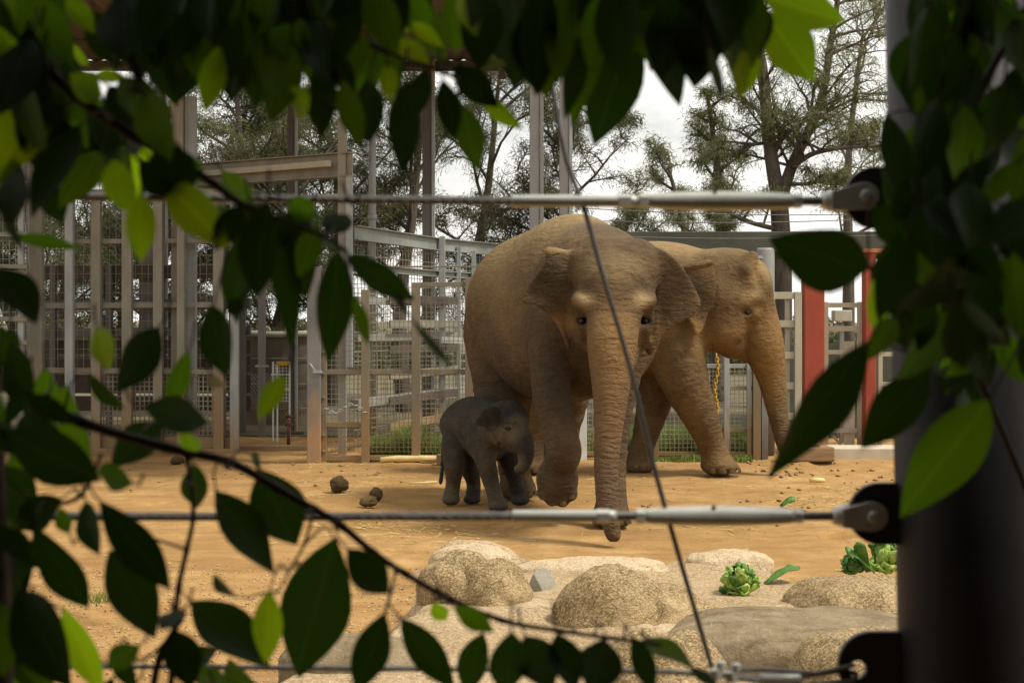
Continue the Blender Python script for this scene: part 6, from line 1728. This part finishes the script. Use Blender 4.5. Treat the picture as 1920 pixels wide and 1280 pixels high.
    for L in ((212, 298, 238, 408, 66, 'B'), (265, 362, 264, 492, 62, 'B'), (308, 338, 428, 464, 74, 'B'), (192, 285, 112, 388, 58, 'M'), (150, 235, 48, 402, 74, 'D'), (0, 330, 40, 372, 46, 'M'), (415, 318, 474, 404, 50, 'M'),
              (345, 285, 380, 345, 42, 'M'), (300, 262, 346, 395, 84, 'D'), (262, 300, 330, 372, 66, 'D'), (0, 388, 46, 476, 20, 'P'), (326, 278, 352, 340, 16, 'P'), (398, 572, 416, 708, 78, 'D'), (462, 432, 434, 606, 76, 'D'),
              (524, 392, 548, 655, 56, 'D'), (500, 378, 478, 562, 84, 'D'), (562, 384, 572, 565, 62, 'D'), (596, 420, 560, 520, 50, 'M'), (634, 466, 616, 680, 74, 'D'), (648, 478, 780, 566, 50, 'D'), (662, 552, 692, 648, 30, 'M'),
              (698, 494, 772, 602, 16, 'P'), (772, 598, 848, 690, 14, 'P'), (534, 702, 484, 786, 42, 'B'), (575, 395, 520, 460, 60, 'D'), (455, 384, 400, 470, 56, 'D'), (610, 440, 655, 400, 40, 'D'), (430, 395, 385, 430, 40, 'M'),
              (590, 430, 640, 475, 18, 'P'), (540, 375, 600, 410, 50, 'M'), (455, 560, 425, 590, 30, 'D'), (395, 700, 420, 730, 24, 'P'), (30, 300, 24, 420, 70, 'D'), (80, 330, 118, 420, 50, 'D'), (470, 380, 500, 460, 60, 'D')):
        s.leaf(*L)
    # upper left mass
    for L in ((60, 50, 20, 312, 112, 'D'), (-20, -20, 28, 205, 122, 'D'), (86, 138, 113, 288, 42, 'P'), (122, -8, 177, 62, 46, 'B'), (100, 86, 166, 122, 30, 'B'), (130, 140, 188, 182, 40, 'B'), (178, 140, 238, 146, 22, 'B'),
              (302, -20, 290, 124, 54, 'Y'), (333, -30, 342, 165, 92, 'D'), (232, -20, 236, 112, 100, 'D'), (418, -20, 402, 168, 90, 'D'), (412, 84, 384, 214, 48, 'B'), (452, 20, 432, 192, 80, 'D'), (502, 28, 476, 208, 72, 'D'),
              (562, 40, 514, 217, 72, 'D'), (530, 94, 527, 132, 26, 'B'), (577, 164, 543, 222, 40, 'B'), (600, 108, 602, 262, 46, 'D'), (384, 0, 512, -4, 42, 'B'), (240, 175, 265, 232, 34, 'M'), (205, 160, 250, 250, 62, 'D'),
              (120, 210, 180, 330, 88, 'D'), (60, 200, 115, 330, 84, 'D'), (-30, 200, 20, 330, 90, 'D'), (170, 20, 225, 130, 70, 'D')):
        s.leaf(*L)
    s.fill(-60, 140, -60, 200, 30, 'DDMMB', 110, 200, (50, 120)); s.fill(250, 640, -110, 50, 60, 'DDDDMM', 110, 190, (64, 116)); s.fill(120, 330, 120, 300, 12, 'DDMMB', 70, 130, (50, 110))
    s.done()
    # upper middle and right canopy
    s = Shrub((0.2, 1.6, 0), 'overhanging shrub canopy of pointed leaves along the top, above the elephants', 12)
    Y = 1.58
    s.branch([(440, -60), (600, 40), (720, 95), (830, 135), (860, 150)], 7, 3, Y); s.branch([(760, -80), (900, -20), (1050, 0), (1200, -5), (1400, 10)], 8, 4, Y); s.branch([(1400, 10), (1440, 40), (1430, 90)], 3.5, 2, Y)
    for L in ((650, 12, 768, 58, 62, 'B'), (768, 42, 832, 88, 32, 'B'), (735, 72, 806, 118, 42, 'B'), (838, -14, 862, 102, 42, 'M'), (868, -12, 892, 64, 36, 'B'), (888, 94, 948, 128, 30, 'M'), (848, 124, 934, 200, 62, 'D'),
              (902, 176, 978, 248, 42, 'B'), (862, 188, 900, 324, 50, 'M'), (762, 148, 754, 335, 64, 'D'), (830, 148, 852, 264, 52, 'D'), (726, 122, 731, 190, 40, 'B'), (640, 148, 676, 282, 50, 'M'), (690, 148, 690, 270, 56, 'D'),
              (608, 120, 600, 262, 64, 'D'), (800, 130, 770, 230, 50, 'D'), (960, -40, 968, 165, 112, 'D'), (1020, -50, 1004, 182, 76, 'D'), (1192, 30, 1114, 274, 108, 'D'), (1122, -20, 1070, 240, 72, 'M'), (1078, -40, 1020, 190, 64, 'M'),
              (1212, 10, 1276, 198, 78, 'D'), (1282, 10, 1311, 154, 62, 'D'), (1308, 96, 1309, 156, 34, 'M'), (1328, 84, 1358, 198, 18, 'P'), (1374, 56, 1390, 184, 44, 'B'), (1426, 102, 1390, 182, 32, 'B'), (1402, -12, 1406, 124, 92, 'D'),
              (1430, -6, 1588, 42, 74, 'B'), (1432, 20, 1528, 154, 96, 'B'), (1340, -20, 1350, 100, 70, 'D'), (1246, -30, 1240, 150, 84, 'D'), (1150, -40, 1160, 150, 80, 'D'), (900, -40, 918, 110, 60, 'D'), (1090, 60, 1060, 225, 50, 'D'),
              (1050, 0, 1045, 160, 62, 'M'), (980, 30, 1000, 150, 66, 'D')):
        s.leaf(*L)
    s.fill(560, 770, -110, 15, 26, 'DDDMM', 90, 160, (60, 120)); s.fill(900, 1420, -130, 10, 66, 'DDDMM', 110, 190, (72, 110)); s.fill(480, 730, 10, 100, 17, 'DDMM', 70, 120, (50, 120))
    s.done()
    # creeper round the post
    s = Shrub((0.65, 1.7, 0), 'climbing shrub with large dark leaves wrapped round the fence post', 21)
    Y = 1.62
    s.branch([(1960, 1000), (1900, 860), (1850, 740), (1800, 620), (1760, 480), (1790, 300), (1850, 150), (1920, 30), (1990, -60)], 6, 9, Y); s.branch([(1820, 660), (1740, 670), (1660, 645), (1630, 640)], 3, 2, Y); s.branch([(1760, 500), (1690, 505), (1630, 500)], 3, 2, Y)
    s.branch([(1960, 640), (1890, 560), (1840, 470), (1800, 420)], 5, 3, Y - .1)
    for L in ((1628, 506, 1446, 452, 118, 'D', 1.5), (1630, 636, 1436, 890, 118, 'D', 1.4), (1742, 692, 1616, 840, 84, 'D', 1.5), (1856, 748, 1688, 968, 122, 'M', 1.45), (1634, 522, 1648, 628, 46, 'B', 1.55), (1662, 210, 1702, 392, 56, 'D'),
              (1690, 400, 1668, 300, 54, 'D'), (1900, 470, 1915, 640, 60, 'M'), (1880, 380, 1930, 520, 70, 'D'), (1800, 560, 1885, 640, 24, 'P'), (1880, 640, 1920, 720, 40, 'M'), (1640, 380, 1690, 470, 60, 'D')):
        s.leaf(*L)
    s.fill(1725, 1810, -60, 300, 26, 'DDDDM', 100, 180, (60, 115), (1.4, 1.85)); s.fill(1700, 1800, 260, 620, 36, 'DDDDM', 100, 180, (40, 130), (1.4, 1.85)); s.fill(1790, 1960, -80, 640, 48, 'DDDM', 110, 190, (30, 150), (1.35, 1.8)); s.fill(1665, 1720, 300, 600, 14, 'DDM', 80, 130, (60, 130), (1.45, 1.8)); s.fill(1760, 1880, 560, 690, 8, 'DDM', 90, 140, (30, 150))
    s.done()
    # unseen crown of the same planting, added above and beside to shade the leaves
    rnd = random.Random(77); mb = MB()
    base = [tuple(v.co) for v in LEAFM['D'][0].vertices]; fc = [tuple(p.vertices) for p in LEAFM['D'][0].polygons]
    sub = list(range(0, len(base)))
    def one(c):
        ax = Vector((rnd.gauss(0, .5), rnd.gauss(0, .5), -1)).normalized(); nz = Vector((rnd.gauss(0, 1), rnd.gauss(0, 1), rnd.gauss(0, .6))); nz = (nz - ax*nz.dot(ax)).normalized(); sx = ax.cross(nz); L = rnd.uniform(.07, .12); W = L*.5
        mb.add([c + sx*p[0]*W + ax*p[1]*L + nz*p[2]*W for p in base], fc)
    for i in range(1500): one(Vector((rnd.uniform(-1.5, 1.4), rnd.uniform(1.0, 1.8), 2.13 + rnd.random()**1.3 * 0.9)))
    for i in range(500): one(Vector((-0.36*1.9 - .12 - abs(rnd.gauss(0, .35)), rnd.uniform(1.2, 2.0), rnd.uniform(.4, 2.3))))
    for i in range(0): one(Vector((0.36*1.9 + .25 + abs(rnd.gauss(0, .3)), rnd.uniform(1.2, 1.9), rnd.uniform(1.0, 2.3))))
    o = mb.build('foliage', LM['D'], None, True, kind='stuff')
    # dry seed sprig by the roof corner
    s = empty('dry_sprig', P(920, 90, 1.8), 'pale dry sprig of thin needles hanging among the leaves under the roof corner', 'sprig')
    mb = MB()
    for i in range(46):
        a = P(915 + rnd.uniform(-14, 20), 72 + i*1.2, 1.8); mb.tube([a, a + Vector((rnd.uniform(-.012, .014), rnd.uniform(-.01, .01), -.012)), a + Vector((rnd.uniform(-.02, .022), 0, -.028))], [.0008, .0009, .0004], 4)
    mb.build('seed_stalk', simple_mat('dry_straw_sprig', (0.32, 0.28, 0.15), (0.45, 0.40, 0.24), 30, .8, 0), s, kind='stuff')
build_shrubs()
